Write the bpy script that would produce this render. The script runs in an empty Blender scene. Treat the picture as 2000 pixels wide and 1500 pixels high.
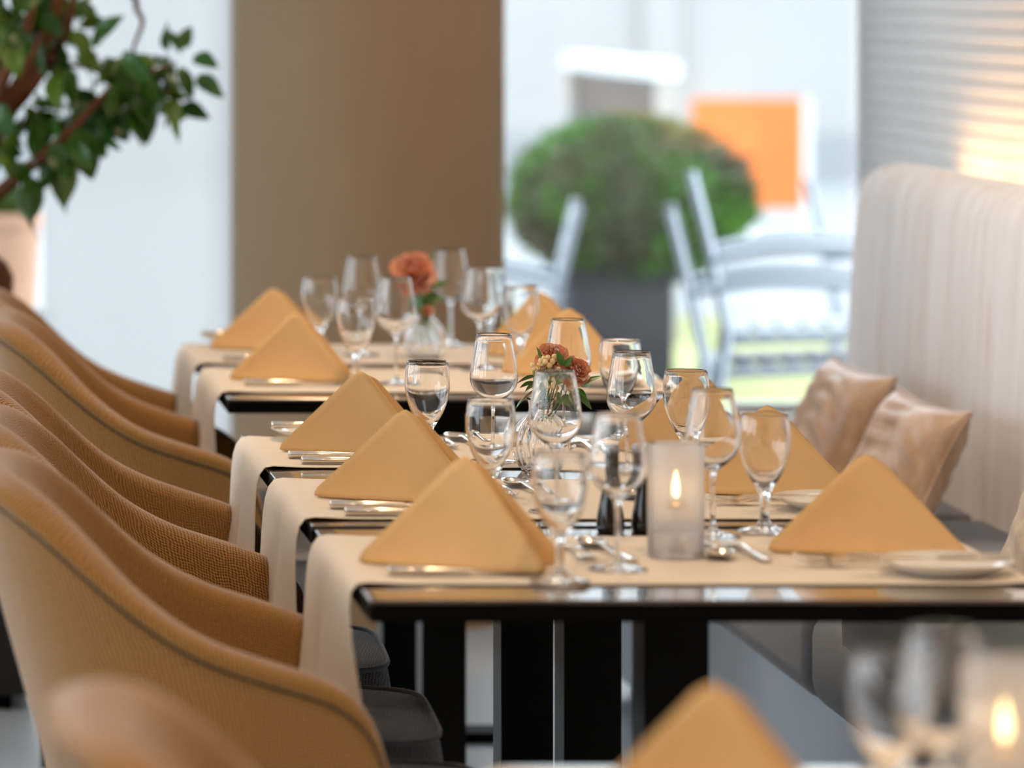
import bpy, bmesh, math, random
from mathutils import Vector, Matrix
random.seed(7)
sc = bpy.context.scene
col = sc.collection
PI = math.pi

# ------------------------------------------------------------------ camera, world, lamps, exposure
# one-point view along +Y with a shifted lens (verticals and table fronts stay parallel to the frame)
F, X0, Y0, ZC = 8500.0, -210.0, -15.0, 1.438
cam_d = bpy.data.cameras.new('camera'); cam = bpy.data.objects.new('camera', cam_d); col.objects.link(cam)
cam.location = (0, 0, ZC); cam.rotation_euler = (PI/2, 0, 0)
cam_d.sensor_width = 36.0; cam_d.lens = F/2000*36
cam_d.shift_x = (1000-X0)/2000; cam_d.shift_y = (Y0-750)/2000
cam_d.clip_start = 0.05; cam_d.clip_end = 300
cam_d.dof.use_dof = True; cam_d.dof.focus_distance = 6.3; cam_d.dof.aperture_fstop = 3.4
sc.camera = cam

w = bpy.data.worlds.new('overcast_sky'); sc.world = w; w.use_nodes = True
bg = w.node_tree.nodes['Background']; bg.inputs['Color'].default_value = (0.84, 0.92, 1.0, 1); bg.inputs['Strength'].default_value = 4.4

sc.view_settings.view_transform = 'Standard'; sc.view_settings.look = 'None'
sc.view_settings.gamma = 1.0; sc.view_settings.use_curve_mapping = False
sc.view_settings.exposure = 0.22
sc.cycles.max_bounces = 20; sc.cycles.transmission_bounces = 18; sc.cycles.transparent_max_bounces = 16
sc.cycles.diffuse_bounces = 4; sc.cycles.glossy_bounces = 6
sc.cycles.sample_clamp_indirect = 6.0; sc.cycles.use_denoising = True
sc.cycles.caustics_refractive = True; sc.cycles.caustics_reflective = False; sc.cycles.blur_glossy = 0.5

WARM = (1.0, 0.70, 0.42)
LAMP_SPOTS = [(0.95, 1.6, 3.6), (0.95, 4.4, 4), (0.95, 7.4, 8), (-0.9, 2.0, 3.6), (-1.2, 5.0, 3.5), (-1.2, 8.0, 3), (2.0, 2.6, 4), (0.1, 3.2, 3.6), (1.7, 0.2, 3)]
LAMP_Z = 2.72
lamp_objs = []
for (lx, ly, lp) in LAMP_SPOTS:
    ld = bpy.data.lights.new('downlight_lamp', 'AREA'); ld.shape = 'DISK'; ld.size = 0.14; ld.energy = lp; ld.color = WARM; ld.spread = math.radians(150)
    lo = bpy.data.objects.new('downlight_lamp', ld); lo.location = (lx, ly, LAMP_Z - 0.012); col.objects.link(lo); lamp_objs.append(lo)
# LED strip behind the bench back, washing the wall
ld = bpy.data.lights.new('led_strip_lamp', 'AREA'); ld.shape = 'RECTANGLE'; ld.size = 0.03; ld.size_y = 3.9; ld.energy = 14; ld.color = (1.0, 0.55, 0.22)
led = bpy.data.objects.new('led_strip_lamp', ld); led.location = (2.235, 7.40, 0.985); led.rotation_euler = (PI, 0, 0); col.objects.link(led)

# ------------------------------------------------------------------ helpers
def px(x, y, Y):
    return Vector(((x-X0)*Y/F, Y, ZC-(y-Y0)*Y/F))

MATS = {}
def mat(name, color, rough=0.5, metal=0.0, spec=0.5, noise=0.0, nscale=20.0, bump=0.0, bscale=200.0, sheen=0.0):
    m = bpy.data.materials.new(name); m.use_nodes = True
    nt = m.node_tree; b = nt.nodes['Principled BSDF']
    b.inputs['Base Color'].default_value = (*color, 1); b.inputs['Roughness'].default_value = rough
    b.inputs['Metallic'].default_value = metal; b.inputs['Specular IOR Level'].default_value = spec
    if sheen: b.inputs['Sheen Weight'].default_value = sheen; b.inputs['Sheen Roughness'].default_value = 0.4
    tc = nt.nodes.new('ShaderNodeTexCoord')
    if noise > 0:
        n = nt.nodes.new('ShaderNodeTexNoise'); n.inputs['Scale'].default_value = nscale; n.inputs['Detail'].default_value = 4
        nt.links.new(tc.outputs['Object'], n.inputs['Vector'])
        mx = nt.nodes.new('ShaderNodeMix'); mx.data_type = 'RGBA'
        mx.inputs[6].default_value = (*[c*(1-noise) for c in color], 1); mx.inputs[7].default_value = (*[min(1, c*(1+noise)) for c in color], 1)
        nt.links.new(n.outputs['Fac'], mx.inputs[0]); nt.links.new(mx.outputs[2], b.inputs['Base Color'])
    if bump > 0:
        n2 = nt.nodes.new('ShaderNodeTexNoise'); n2.inputs['Scale'].default_value = bscale
        nt.links.new(tc.outputs['Object'], n2.inputs['Vector'])
        bp = nt.nodes.new('ShaderNodeBump'); bp.inputs['Strength'].default_value = bump; bp.inputs['Distance'].default_value = 0.002
        nt.links.new(n2.outputs['Fac'], bp.inputs['Height']); nt.links.new(bp.outputs['Normal'], b.inputs['Normal'])
    MATS[name] = m
    return m

def link(o, parent=None):
    col.objects.link(o)
    if parent: o.parent = parent
    return o

def tag(o, label=None, cat=None, group=None, kind=None):
    if label: o['label'] = label
    if cat: o['category'] = cat
    if group: o['group'] = group
    if kind: o['kind'] = kind
    return o

def empty(name, loc=(0, 0, 0), rz=0.0):
    o = bpy.data.objects.new(name, None); o.location = loc; o.rotation_euler = (0, 0, rz); o.empty_display_size = 0.05
    return link(o)

def finish(bm, name, m, parent=None, smooth=True, loc=None, rot=None, auto=None):
    bmesh.ops.recalc_face_normals(bm, faces=bm.faces)
    me = bpy.data.meshes.new(name); bm.to_mesh(me); bm.free()
    if smooth:
        for p in me.polygons: p.use_smooth = True
        if auto:
            me.set_sharp_from_angle(angle=math.radians(auto))
    if m is not None:
        if isinstance(m, (list, tuple)):
            for q in m: me.materials.append(q)
        else: me.materials.append(m)
    o = bpy.data.objects.new(name, me)
    if loc is not None: o.location = loc
    if rot is not None: o.rotation_euler = rot
    return link(o, parent)

def share(src, name, parent=None, loc=None, rot=None, scale=None):
    o = bpy.data.objects.new(name, src.data)
    if loc is not None: o.location = loc
    if rot is not None: o.rotation_euler = rot
    if scale is not None: o.scale = scale
    return link(o, parent)

def copy_tree(o, parent=None):
    c = o.copy(); col.objects.link(c)
    if parent: c.parent = parent
    for ch in list(o.children): copy_tree(ch, c)
    return c

def add_box(bm, x0, x1, y0, y1, z0, z1, bev=0.0, seg=2):
    r = bmesh.ops.create_cube(bm, size=1.0)
    vs = r['verts']
    for v in vs:
        v.co = Vector((x0+(v.co.x+.5)*(x1-x0), y0+(v.co.y+.5)*(y1-y0), z0+(v.co.z+.5)*(z1-z0)))
    if bev > 0:
        es = list({e for v in vs for e in v.link_edges})
        bmesh.ops.bevel(bm, geom=es, offset=bev, segments=seg, affect='EDGES', profile=0.5)
    return vs

def box(name, m, x0, x1, y0, y1, z0, z1, parent=None, bev=0.0, seg=2):
    bm = bmesh.new(); add_box(bm, x0, x1, y0, y1, z0, z1, bev, seg)
    return finish(bm, name, m, parent, smooth=bev > 0, auto=40 if bev > 0 else None)

def add_lathe(bm, prof, n=40, rib=None):
    rings = []
    for (r, z) in prof:
        if r < 1e-6: rings.append([bm.verts.new((0, 0, z))]); continue
        ring = []
        for k in range(n):
            a = 2*PI*k/n
            rr = r*(1+rib(a, r, z)) if rib else r
            ring.append(bm.verts.new((rr*math.cos(a), rr*math.sin(a), z)))
        rings.append(ring)
    for a, b in zip(rings[:-1], rings[1:]):
        if len(a) == 1 and len(b) == 1: continue
        for k in range(n):
            k2 = (k+1) % n
            if len(a) == 1: bm.faces.new((a[0], b[k], b[k2]))
            elif len(b) == 1: bm.faces.new((a[k], a[k2], b[0]))
            else: bm.faces.new((a[k], a[k2], b[k2], b[k]))

def lathe(name, m, prof, parent=None, n=40, loc=None, auto=50):
    bm = bmesh.new(); add_lathe(bm, prof, n)
    return finish(bm, name, m, parent, True, loc, auto=auto)

def add_tube(bm, pts, r, n=8, caps=True):
    pts = [Vector(p) for p in pts]; rings = []
    up = Vector((0, 0, 1))
    prev = None
    for i, p in enumerate(pts):
        d = (pts[min(i+1, len(pts)-1)] - pts[max(i-1, 0)]).normalized()
        if prev is None:
            ref = up if abs(d.z) < .9 else Vector((1, 0, 0))
            a = d.cross(ref).normalized()
        else:
            a = (prev - d*prev.dot(d)).normalized()
        prev = a; b = d.cross(a)
        rr = r[i] if isinstance(r, (list, tuple)) else r
        rings.append([bm.verts.new(p + (a*math.cos(2*PI*k/n) + b*math.sin(2*PI*k/n))*rr) for k in range(n)])
    for A, B in zip(rings[:-1], rings[1:]):
        for k in range(n): bm.faces.new((A[k], A[(k+1) % n], B[(k+1) % n], B[k]))
    if caps:
        bm.faces.new(rings[0][::-1]); bm.faces.new(rings[-1])

def tube(name, m, pts, r, parent=None, n=8):
    bm = bmesh.new(); add_tube(bm, pts, r, n)
    return finish(bm, name, m, parent, True, auto=60)

def catmull(pts, k=6):
    P = [Vector(p) for p in pts]; P = [P[0]*2-P[1]] + P + [P[-1]*2-P[-2]]
    out = []
    for i in range(1, len(P)-2):
        for j in range(k):
            t = j/k; a, b, c, d = P[i-1], P[i], P[i+1], P[i+2]
            out.append(.5*((2*b)+(c-a)*t+(2*a-5*b+4*c-d)*t*t+(3*b-a-3*c+d)*t**3))
    out.append(P[-2]); return out

def interp(tab, x):
    if x <= tab[0][0]: return tab[0][1]
    for (a, va), (b, vb) in zip(tab[:-1], tab[1:]):
        if x <= b: return va+(vb-va)*(x-a)/(b-a)
    return tab[-1][1]

# ------------------------------------------------------------------ materials
M_black = mat('black_lacquer', (0.0025, 0.0022, 0.002), 0.6, spec=0.05)
M_leg = mat('black_steel', (0.002, 0.0023, 0.0027), 0.3, spec=0.14)
M_cream = mat('cream_runner_cloth', (0.80, 0.70, 0.58), 0.85, noise=0.05, nscale=60, bump=0.15, bscale=900)
M_napkin = mat('ochre_napkin_cloth', (0.77, 0.49, 0.22), 0.9, noise=0.04, nscale=50, bump=0.15, bscale=1200)
M_steel = mat('polished_cutlery_steel', (0.80, 0.73, 0.64), 0.16, metal=1.0)
M_china = mat('white_china', (0.85, 0.82, 0.76), 0.15, spec=0.5)
M_alu = mat('brushed_aluminium', (0.30, 0.33, 0.37), 0.35, metal=0.9)
M_wall = mat('beige_wall_paint', (0.62, 0.52, 0.40), 0.9, noise=0.03)
M_col = mat('taupe_column_plaster', (0.38, 0.265, 0.165), 0.85, noise=0.04, nscale=6)
M_dwall = mat('darkened_unseen_wall', (0.035, 0.022, 0.015), 0.7)  # dark colour stands in for the dim room behind the camera
M_ceil = mat('white_ceiling_paint', (0.88, 0.87, 0.85), 0.9)
M_frame = mat('pale_grey_window_frame', (0.62, 0.65, 0.67), 0.4)
M_bark = mat('brown_bark', (0.14, 0.05, 0.02), 0.85, noise=0.4, nscale=30, bump=0.5, bscale=60)
M_leaf = mat('dark_glossy_leaf', (0.022, 0.092, 0.006), 0.3, noise=0.45, nscale=9)
M_leaf2 = mat('light_leaf', (0.085, 0.17, 0.008), 0.4, noise=0.4, nscale=9)
M_sprig = mat('sprig_leaf_green', (0.05, 0.17, 0.02), 0.35, noise=0.4, nscale=60)
M_stem = mat('flower_stem_green', (0.10, 0.2, 0.04), 0.5)
M_coral = mat('coral_petal', (1.0, 0.36, 0.21), 0.7, noise=0.25, nscale=90)
M_coral2 = mat('pale_coral_petal', (1.0, 0.50, 0.36), 0.7, noise=0.2, nscale=90)
M_berry = mat('cream_blossom', (0.86, 0.66, 0.36), 0.7, noise=0.15, nscale=200)
M_mill = mat('black_mill_lacquer', (0.008, 0.008, 0.007), 0.12, spec=0.6)
M_white = mat('white_enamel', (0.85, 0.86, 0.88), 0.3)
M_wick = mat('brass_wick_holder', (0.75, 0.5, 0.3), 0.3, metal=0.9)
M_darkpot = mat('charcoal_planter', (0.02, 0.018, 0.016), 0.5)
M_pot = mat('terracotta_pot', (0.62, 0.36, 0.24), 0.85, noise=0.12, nscale=8)
M_soil = mat('dark_soil', (0.04, 0.03, 0.02), 0.95)
M_outpot = mat('dark_slate_planter', (0.018, 0.018, 0.026), 0.5, spec=.3)
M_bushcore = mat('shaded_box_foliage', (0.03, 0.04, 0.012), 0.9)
M_orange = mat('orange_sign_panel', (0.60, 0.135, 0.015), 0.6)
M_pave = mat('pale_paving', (0.25, 0.262, 0.27), 0.9, noise=0.06, nscale=0.6)
M_grass = mat('lawn', (0.30, 0.32, 0.13), 0.9, noise=0.25, nscale=3)
M_facade = mat('pale_plaster_facade', (0.335, 0.335, 0.335), 0.9, noise=0.12, nscale=0.7)
M_sill = mat('white_sill_board', (0.85, 0.86, 0.87), 0.35)
M_blind = mat('grey_blind_slat', (0.74, 0.72, 0.70), 0.6)
M_benchbase = mat('blue_grey_bench_base', (0.42, 0.48, 0.55), 0.5)
M_seat = mat('charcoal_bench_upholstery', (0.115, 0.11, 0.118), 0.8, noise=0.15, nscale=40, bump=0.3, bscale=500, sheen=0.35)
M_pipe = mat('dark_brown_piping', (0.06, 0.04, 0.02), 0.8)
M_dwood = mat('dark_wooden_chair_leg', (0.03, 0.02, 0.012), 0.4)
M_lampring = mat('white_lamp_ring', (0.8, 0.8, 0.78), 0.4)

def glass_mat(name, tint=(1, 1, 1), rough=0.0, ior=1.45):
    m = bpy.data.materials.new(name); m.use_nodes = True; nt = m.node_tree; nt.nodes.clear()
    g = nt.nodes.new('ShaderNodeBsdfGlass'); g.inputs['Color'].default_value = (*tint, 1); g.inputs['Roughness'].default_value = rough; g.inputs['IOR'].default_value = ior
    o = nt.nodes.new('ShaderNodeOutputMaterial'); nt.links.new(g.outputs[0], o.inputs[0]); return m
M_glass = glass_mat('clear_crystal')
def pane_mat():
    m = bpy.data.materials.new('window_glass'); m.use_nodes = True; nt = m.node_tree; nt.nodes.clear()
    t = nt.nodes.new('ShaderNodeBsdfTransparent'); t.inputs[0].default_value = (0.97, 0.985, 0.98, 1)
    g = nt.nodes.new('ShaderNodeBsdfGlossy'); g.inputs['Roughness'].default_value = 0.0
    f = nt.nodes.new('ShaderNodeFresnel'); f.inputs[0].default_value = 1.45
    x = nt.nodes.new('ShaderNodeMixShader'); o = nt.nodes.new('ShaderNodeOutputMaterial')
    nt.links.new(f.outputs[0], x.inputs[0]); nt.links.new(t.outputs[0], x.inputs[1]); nt.links.new(g.outputs[0], x.inputs[2]); nt.links.new(x.outputs[0], o.inputs[0]); return m
M_pane = pane_mat()
def frosted_mat(name, colr, clear, tcol=(1, 1, 1)):
    m = bpy.data.materials.new(name); m.use_nodes = True; nt = m.node_tree; nt.nodes.clear()
    t = nt.nodes.new('ShaderNodeBsdfTransparent'); t.inputs[0].default_value = (*tcol, 1)
    tr = nt.nodes.new('ShaderNodeBsdfTranslucent'); tr.inputs[0].default_value = (*colr, 1)
    d = nt.nodes.new('ShaderNodeBsdfDiffuse'); d.inputs[0].default_value = (*colr, 1)
    gl = nt.nodes.new('ShaderNodeBsdfGlossy'); gl.inputs['Roughness'].default_value = 0.25
    f = nt.nodes.new('ShaderNodeFresnel'); f.inputs[0].default_value = 1.3
    a = nt.nodes.new('ShaderNodeMixShader'); a.inputs[0].default_value = 0.5
    b = nt.nodes.new('ShaderNodeMixShader'); b.inputs[0].default_value = clear
    c = nt.nodes.new('ShaderNodeMixShader'); o = nt.nodes.new('ShaderNodeOutputMaterial')
    nt.links.new(tr.outputs[0], a.inputs[1]); nt.links.new(d.outputs[0], a.inputs[2])
    nt.links.new(a.outputs[0], b.inputs[1]); nt.links.new(t.outputs[0], b.inputs[2])
    nt.links.new(f.outputs[0], c.inputs[0]); nt.links.new(b.outputs[0], c.inputs[1]); nt.links.new(gl.outputs[0], c.inputs[2])
    nt.links.new(c.outputs[0], o.inputs[0]); return m
def frost2():
    m = bpy.data.materials.new('frosted_candle_glass'); m.use_nodes = True; nt = m.node_tree; nt.nodes.clear()
    rf = nt.nodes.new('ShaderNodeBsdfRefraction'); rf.inputs['IOR'].default_value = 1.03; rf.inputs['Roughness'].default_value = 0.42; rf.inputs['Color'].default_value = (0.98, 0.98, 1, 1)
    tr = nt.nodes.new('ShaderNodeBsdfTranslucent'); tr.inputs[0].default_value = (0.97, 0.96, 0.98, 1)
    d = nt.nodes.new('ShaderNodeBsdfDiffuse'); d.inputs[0].default_value = (0.92, 0.9, 0.92, 1)
    gl = nt.nodes.new('ShaderNodeBsdfGlossy'); gl.inputs['Roughness'].default_value = 0.3
    f = nt.nodes.new('ShaderNodeFresnel'); f.inputs[0].default_value = 1.35
    a = nt.nodes.new('ShaderNodeMixShader'); a.inputs[0].default_value = 0.35
    b = nt.nodes.new('ShaderNodeMixShader'); b.inputs[0].default_value = 0.46
    c = nt.nodes.new('ShaderNodeMixShader'); o = nt.nodes.new('ShaderNodeOutputMaterial'); L = nt.links.new
    L(tr.outputs[0], a.inputs[1]); L(d.outputs[0], a.inputs[2]); L(a.outputs[0], b.inputs[1]); L(rf.outputs[0], b.inputs[2])
    L(f.outputs[0], c.inputs[0]); L(b.outputs[0], c.inputs[1]); L(gl.outputs[0], c.inputs[2]); L(c.outputs[0], o.inputs[0]); return m
M_frost = frost2()
def sheer_mat():
    m = bpy.data.materials.new('white_roller_screen'); m.use_nodes = True; nt = m.node_tree; nt.nodes.clear()
    tr = nt.nodes.new('ShaderNodeBsdfTranslucent'); tr.inputs[0].default_value = (0.97, 0.97, 0.97, 1)
    d = nt.nodes.new('ShaderNodeBsdfDiffuse'); d.inputs[0].default_value = (0.9, 0.9, 0.9, 1)
    t = nt.nodes.new('ShaderNodeBsdfTransparent')
    a = nt.nodes.new('ShaderNodeMixShader'); a.inputs[0].default_value = 0.1
    b = nt.nodes.new('ShaderNodeMixShader'); b.inputs[0].default_value = 0.3
    o = nt.nodes.new('ShaderNodeOutputMaterial')
    nt.links.new(tr.outputs[0], a.inputs[1]); nt.links.new(d.outputs[0], a.inputs[2])
    nt.links.new(a.outputs[0], b.inputs[1]); nt.links.new(t.outputs[0], b.inputs[2]); nt.links.new(b.outputs[0], o.inputs[0]); return m
M_screen = sheer_mat()
def flame_mat():
    m = bpy.data.materials.new('candle_flame'); m.use_nodes = True; nt = m.node_tree; nt.nodes.clear()
    e = nt.nodes.new('ShaderNodeEmission'); e.inputs[0].default_value = (1.0, 0.62, 0.25, 1); e.inputs[1].default_value = 11
    o = nt.nodes.new('ShaderNodeOutputMaterial'); nt.links.new(e.outputs[0], o.inputs[0]); return m
M_flame = flame_mat()
def lampface_mat():
    m = bpy.data.materials.new('warm_lamp_face'); m.use_nodes = True; nt = m.node_tree; nt.nodes.clear()
    e = nt.nodes.new('ShaderNodeEmission'); e.inputs[0].default_value = (1.0, 0.66, 0.32, 1); e.inputs[1].default_value = 12
    o = nt.nodes.new('ShaderNodeOutputMaterial'); nt.links.new(e.outputs[0], o.inputs[0]); return m
M_lampface = lampface_mat()

def wood_mat():
    m = bpy.data.materials.new('dark_brown_table_veneer'); m.use_nodes = True; nt = m.node_tree; b = nt.nodes['Principled BSDF']
    tc = nt.nodes.new('ShaderNodeTexCoord'); mp = nt.nodes.new('ShaderNodeMapping'); mp.inputs['Scale'].default_value = (2.0, 40, 2.0)
    n = nt.nodes.new('ShaderNodeTexNoise'); n.inputs['Scale'].default_value = 3.0; n.inputs['Detail'].default_value = 6
    r = nt.nodes.new('ShaderNodeValToRGB'); r.color_ramp.elements[0].color = (0.040, 0.024, 0.016, 1); r.color_ramp.elements[1].color = (0.095, 0.058, 0.038, 1)
    r.color_ramp.elements[0].position = .3; r.color_ramp.elements[1].position = .75
    nt.links.new(tc.outputs['Object'], mp.inputs[0]); nt.links.new(mp.outputs[0], n.inputs['Vector']); nt.links.new(n.outputs['Fac'], r.inputs[0]); nt.links.new(r.outputs[0], b.inputs['Base Color'])
    b.inputs['Roughness'].default_value = 0.16; b.inputs['Specular IOR Level'].default_value = 0.8; b.inputs['Coat Weight'].default_value = 1.0; b.inputs['Coat Roughness'].default_value = 0.05; b.inputs['Coat IOR'].default_value = 1.7
    return m
M_wood = wood_mat()

def tweed_mat(name, c_dark, c_mid, c_light, pitch=0.0043, bumpd=0.0016):
    """basket/herringbone weave on the UV map, which is in metres"""
    m = bpy.data.materials.new(name); m.use_nodes = True; nt = m.node_tree; b = nt.nodes['Principled BSDF']; L = nt.links.new
    uv = nt.nodes.new('ShaderNodeUVMap'); sep = nt.nodes.new('ShaderNodeSeparateXYZ'); L(uv.outputs[0], sep.inputs[0])
    def mth(op, a, c=None):
        k = nt.nodes.new('ShaderNodeMath'); k.operation = op
        for i, v in enumerate((a, c)):
            if v is None: continue
            if isinstance(v, (int, float)): k.inputs[i].default_value = v
            else: L(v, k.inputs[i])
        return k.outputs[0]
    dn = nt.nodes.new('ShaderNodeTexNoise'); dn.inputs['Scale'].default_value = 55; dn.inputs['Detail'].default_value = 1; L(uv.outputs[0], dn.inputs['Vector'])
    dx = mth('MULTIPLY', mth('SUBTRACT', dn.outputs['Fac'], 0.5), pitch*1.6)
    u, v = mth('ADD', sep.outputs[0], dx), mth('ADD', sep.outputs[1], dx)
    zig = mth('MULTIPLY', mth('PINGPONG', u, pitch*9), 0.08)          # slight herringbone drift
    vv = mth('ADD', v, zig)
    k = 2*PI/pitch*.5
    su = mth('SINE', mth('MULTIPLY', mth('ADD', u, vv), k)); sv = mth('SINE', mth('MULTIPLY', mth('SUBTRACT', u, mth('MULTIPLY', vv, 1.25)), k))
    wv = mth('ADD', mth('MULTIPLY', mth('MULTIPLY', su, sv), 0.5), 0.5)
    nz = nt.nodes.new('ShaderNodeTexNoise'); nz.inputs['Scale'].default_value = 260; nz.inputs['Detail'].default_value = 2; L(uv.outputs[0], nz.inputs['Vector'])
    h = mth('ADD', mth('MULTIPLY', wv, 0.7), mth('MULTIPLY', nz.outputs['Fac'], 0.35))
    r = nt.nodes.new('ShaderNodeValToRGB'); e = r.color_ramp.elements
    e[0].position = 0.2; e[0].color = (*c_dark, 1); e[1].position = 0.85; e[1].color = (*c_light, 1)
    q = e.new(0.5); q.color = (*c_mid, 1)
    L(h, r.inputs[0]); L(r.outputs[0], b.inputs['Base Color'])
    bp = nt.nodes.new('ShaderNodeBump'); bp.inputs['Strength'].default_value = 0.8; bp.inputs['Distance'].default_value = bumpd
    L(h, bp.inputs['Height']); L(bp.outputs['Normal'], b.inputs['Normal'])
    b.inputs['Roughness'].default_value = 0.95; b.inputs['Specular IOR Level'].default_value = 0.1
    b.inputs['Sheen Weight'].default_value = 0.75; b.inputs['Sheen Roughness'].default_value = 0.45; b.inputs['Sheen Tint'].default_value = (1.0, 0.98, 1.0, 1)
    return m
M_tweed = tweed_mat('ochre_tweed', (0.055, 0.024, 0.006), (0.30, 0.145, 0.040), (0.54, 0.28, 0.08))
M_seatcloth = tweed_mat('charcoal_seat_tweed', (0.06, 0.064, 0.07), (0.20, 0.21, 0.23), (0.36, 0.38, 0.42))

def streak_mat(name, base, streak, rust, bscale=1.0):
    m = bpy.data.materials.new(name); m.use_nodes = True; nt = m.node_tree; b = nt.nodes['Principled BSDF']; L = nt.links.new
    tc = nt.nodes.new('ShaderNodeTexCoord'); mp = nt.nodes.new('ShaderNodeMapping'); mp.inputs['Scale'].default_value = (15*bscale, 15*bscale, 1.7*bscale); L(tc.outputs['Object'], mp.inputs[0])
    n = nt.nodes.new('ShaderNodeTexNoise'); n.inputs['Scale'].default_value = 1.0; n.inputs['Detail'].default_value = 5; n.inputs['Roughness'].default_value = .6; L(mp.outputs[0], n.inputs['Vector'])
    r = nt.nodes.new('ShaderNodeValToRGB'); r.color_ramp.elements[0].position = .38; r.color_ramp.elements[1].position = .62
    r.color_ramp.elements[0].color = (*streak, 1); r.color_ramp.elements[1].color = (*base, 1); L(n.outputs['Fac'], r.inputs[0])
    mp2 = nt.nodes.new('ShaderNodeMapping'); mp2.inputs['Scale'].default_value = (17*bscale, 17*bscale, 1.6*bscale); mp2.inputs['Location'].default_value = (3, 7, 5); L(tc.outputs['Object'], mp2.inputs[0])
    n2 = nt.nodes.new('ShaderNodeTexNoise'); n2.inputs['Scale'].default_value = 1.0; n2.inputs['Detail'].default_value = 3; L(mp2.outputs[0], n2.inputs['Vector'])
    r2 = nt.nodes.new('ShaderNodeValToRGB'); r2.color_ramp.elements[0].position = .60; r2.color_ramp.elements[1].position = .72; L(n2.outputs['Fac'], r2.inputs[0])
    mx = nt.nodes.new('ShaderNodeMix'); mx.data_type = 'RGBA'; L(r2.outputs[0], mx.inputs[0]); L(r.outputs[0], mx.inputs[6]); mx.inputs[7].default_value = (*rust, 1)
    L(mx.outputs[2], b.inputs['Base Color']); b.inputs['Roughness'].default_value = .85; b.inputs['Sheen Weight'].default_value = .3
    bp = nt.nodes.new('ShaderNodeBump'); bp.inputs['Strength'].default_value = .3; bp.inputs['Distance'].default_value = .004; L(n.outputs['Fac'], bp.inputs['Height']); L(bp.outputs['Normal'], b.inputs['Normal'])
    return m
M_bench = streak_mat('streaked_cream_upholstery', (0.86, 0.85, 0.88), (0.76, 0.73, 0.73), (0.68, 0.52, 0.40))
M_pillow = streak_mat('crinkled_tan_satin', (0.58, 0.41, 0.29), (0.36, 0.215, 0.12), (0.46, 0.25, 0.11), 0.6)
for n_ in M_pillow.node_tree.nodes:
    if n_.type == 'BSDF_PRINCIPLED': n_.inputs['Roughness'].default_value = .42; n_.inputs['Sheen Weight'].default_value = .6; n_.inputs['Sheen Roughness'].default_value = .3
M_pillow3 = streak_mat('striped_beige_linen', (0.66, 0.56, 0.45), (0.54, 0.44, 0.34), (0.50, 0.40, 0.30), 2.0)
def floor_mat():
    m = mat('pale_grey_stone_floor', (0.50, 0.56, 0.62), 0.42, noise=0.06, nscale=2)
    return m
M_floor = floor_mat()
def box_leaf_mat():
    m = bpy.data.materials.new('box_hedge_leaves'); m.use_nodes = True; nt = m.node_tree; b = nt.nodes['Principled BSDF']; L = nt.links.new
    tc = nt.nodes.new('ShaderNodeTexCoord'); n = nt.nodes.new('ShaderNodeTexNoise'); n.inputs['Scale'].default_value = 3.2; n.inputs['Detail'].default_value = 3; L(tc.outputs['Object'], n.inputs['Vector'])
    r = nt.nodes.new('ShaderNodeValToRGB'); e = r.color_ramp.elements; e[0].position = .36; e[0].color = (0.085, 0.062, 0.035, 1); e[1].position = .60; e[1].color = (0.065, 0.20, 0.012, 1)
    q = e.new(.48); q.color = (0.040, 0.085, 0.012, 1)
    L(n.outputs['Fac'], r.inputs[0]); L(r.outputs[0], b.inputs['Base Color']); b.inputs['Roughness'].default_value = .55
    return m
M_boxleaf = box_leaf_mat()

# ------------------------------------------------------------------ the room
RX, LX, BY, FY, CH = 2.36, -4.2, 10.42, -5.0, 2.75
SILL, HEAD = 0.40, 2.55
tag(box('floor', M_floor, LX, RX+.1, FY, BY+.12, -0.1, 0.0), 'pale grey polished floor seen under the tables', kind='structure')
tag(box('ceiling', M_ceil, LX, RX+.1, FY, BY+.12, CH, CH+.1), 'plain white ceiling above the dining room', kind='structure')
tag(box('wall_right', M_wall, RX, RX+.1, FY, BY+.12, 0, CH), 'beige wall behind the upholstered bench', kind='structure')
wl = empty('wall_left', (LX, 4, 0)); tag(wl, 'glazed wall on the left of the room', kind='structure')
for nm, a, b, c, d in (('parapet', FY, BY+.12, 0, SILL), ('lintel', FY, BY+.12, HEAD, CH), ('pier', FY, 0.4, SILL, HEAD), ('pier', 2.9, 3.2, SILL, HEAD), ('pier', 5.7, 6.0, SILL, HEAD), ('pier', 8.5, 8.8, SILL, HEAD)):
    box(nm, M_frame if nm != 'pier' else M_wall, -.1, 0, a-4, b-4, c, d, wl)
for n_, (a, b) in enumerate(((.4, 2.9), (3.2, 5.7), (6.0, 8.5), (8.8, BY+.12))):
    wn = empty('window_%d' % (4+n_), (LX-.05, a, SILL)); tag(wn, 'tall window in the left wall', kind='structure')
    box('pane', M_pane, -.003, .003, 0, b-a, 0, HEAD-SILL, wn)
    box('frame_rail', M_frame, -.04, .04, 0, b-a, 0, .05, wn); box('frame_rail', M_frame, -.04, .04, 0, b-a, HEAD-SILL-.05, HEAD-SILL, wn)
    for yy in (0, (b-a)/2-.025, b-a-.05): box('frame_post', M_frame, -.04, .04, yy, yy+.05, .05, HEAD-SILL-.05, wn)
tag(box('wall_front', M_dwall, LX-.1, RX+.1, FY-.1, FY, 0, CH), 'unseen wall behind the camera, darkened to keep table edges black', kind='structure')
tag(box('wall_back', M_frame, 1.1, RX, BY, BY+.12, 0, SILL), 'low parapet under the windows', kind='structure')
tag(box('trim_1', M_sill, 1.1, RX, BY-.10, BY+.14, SILL, SILL+.03, bev=.004), 'pale window sill board', kind='structure')
tag(box('trim_2', M_wall, LX, RX, BY, BY+.12, HEAD, CH), 'beige lintel above the windows', kind='structure')

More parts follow.
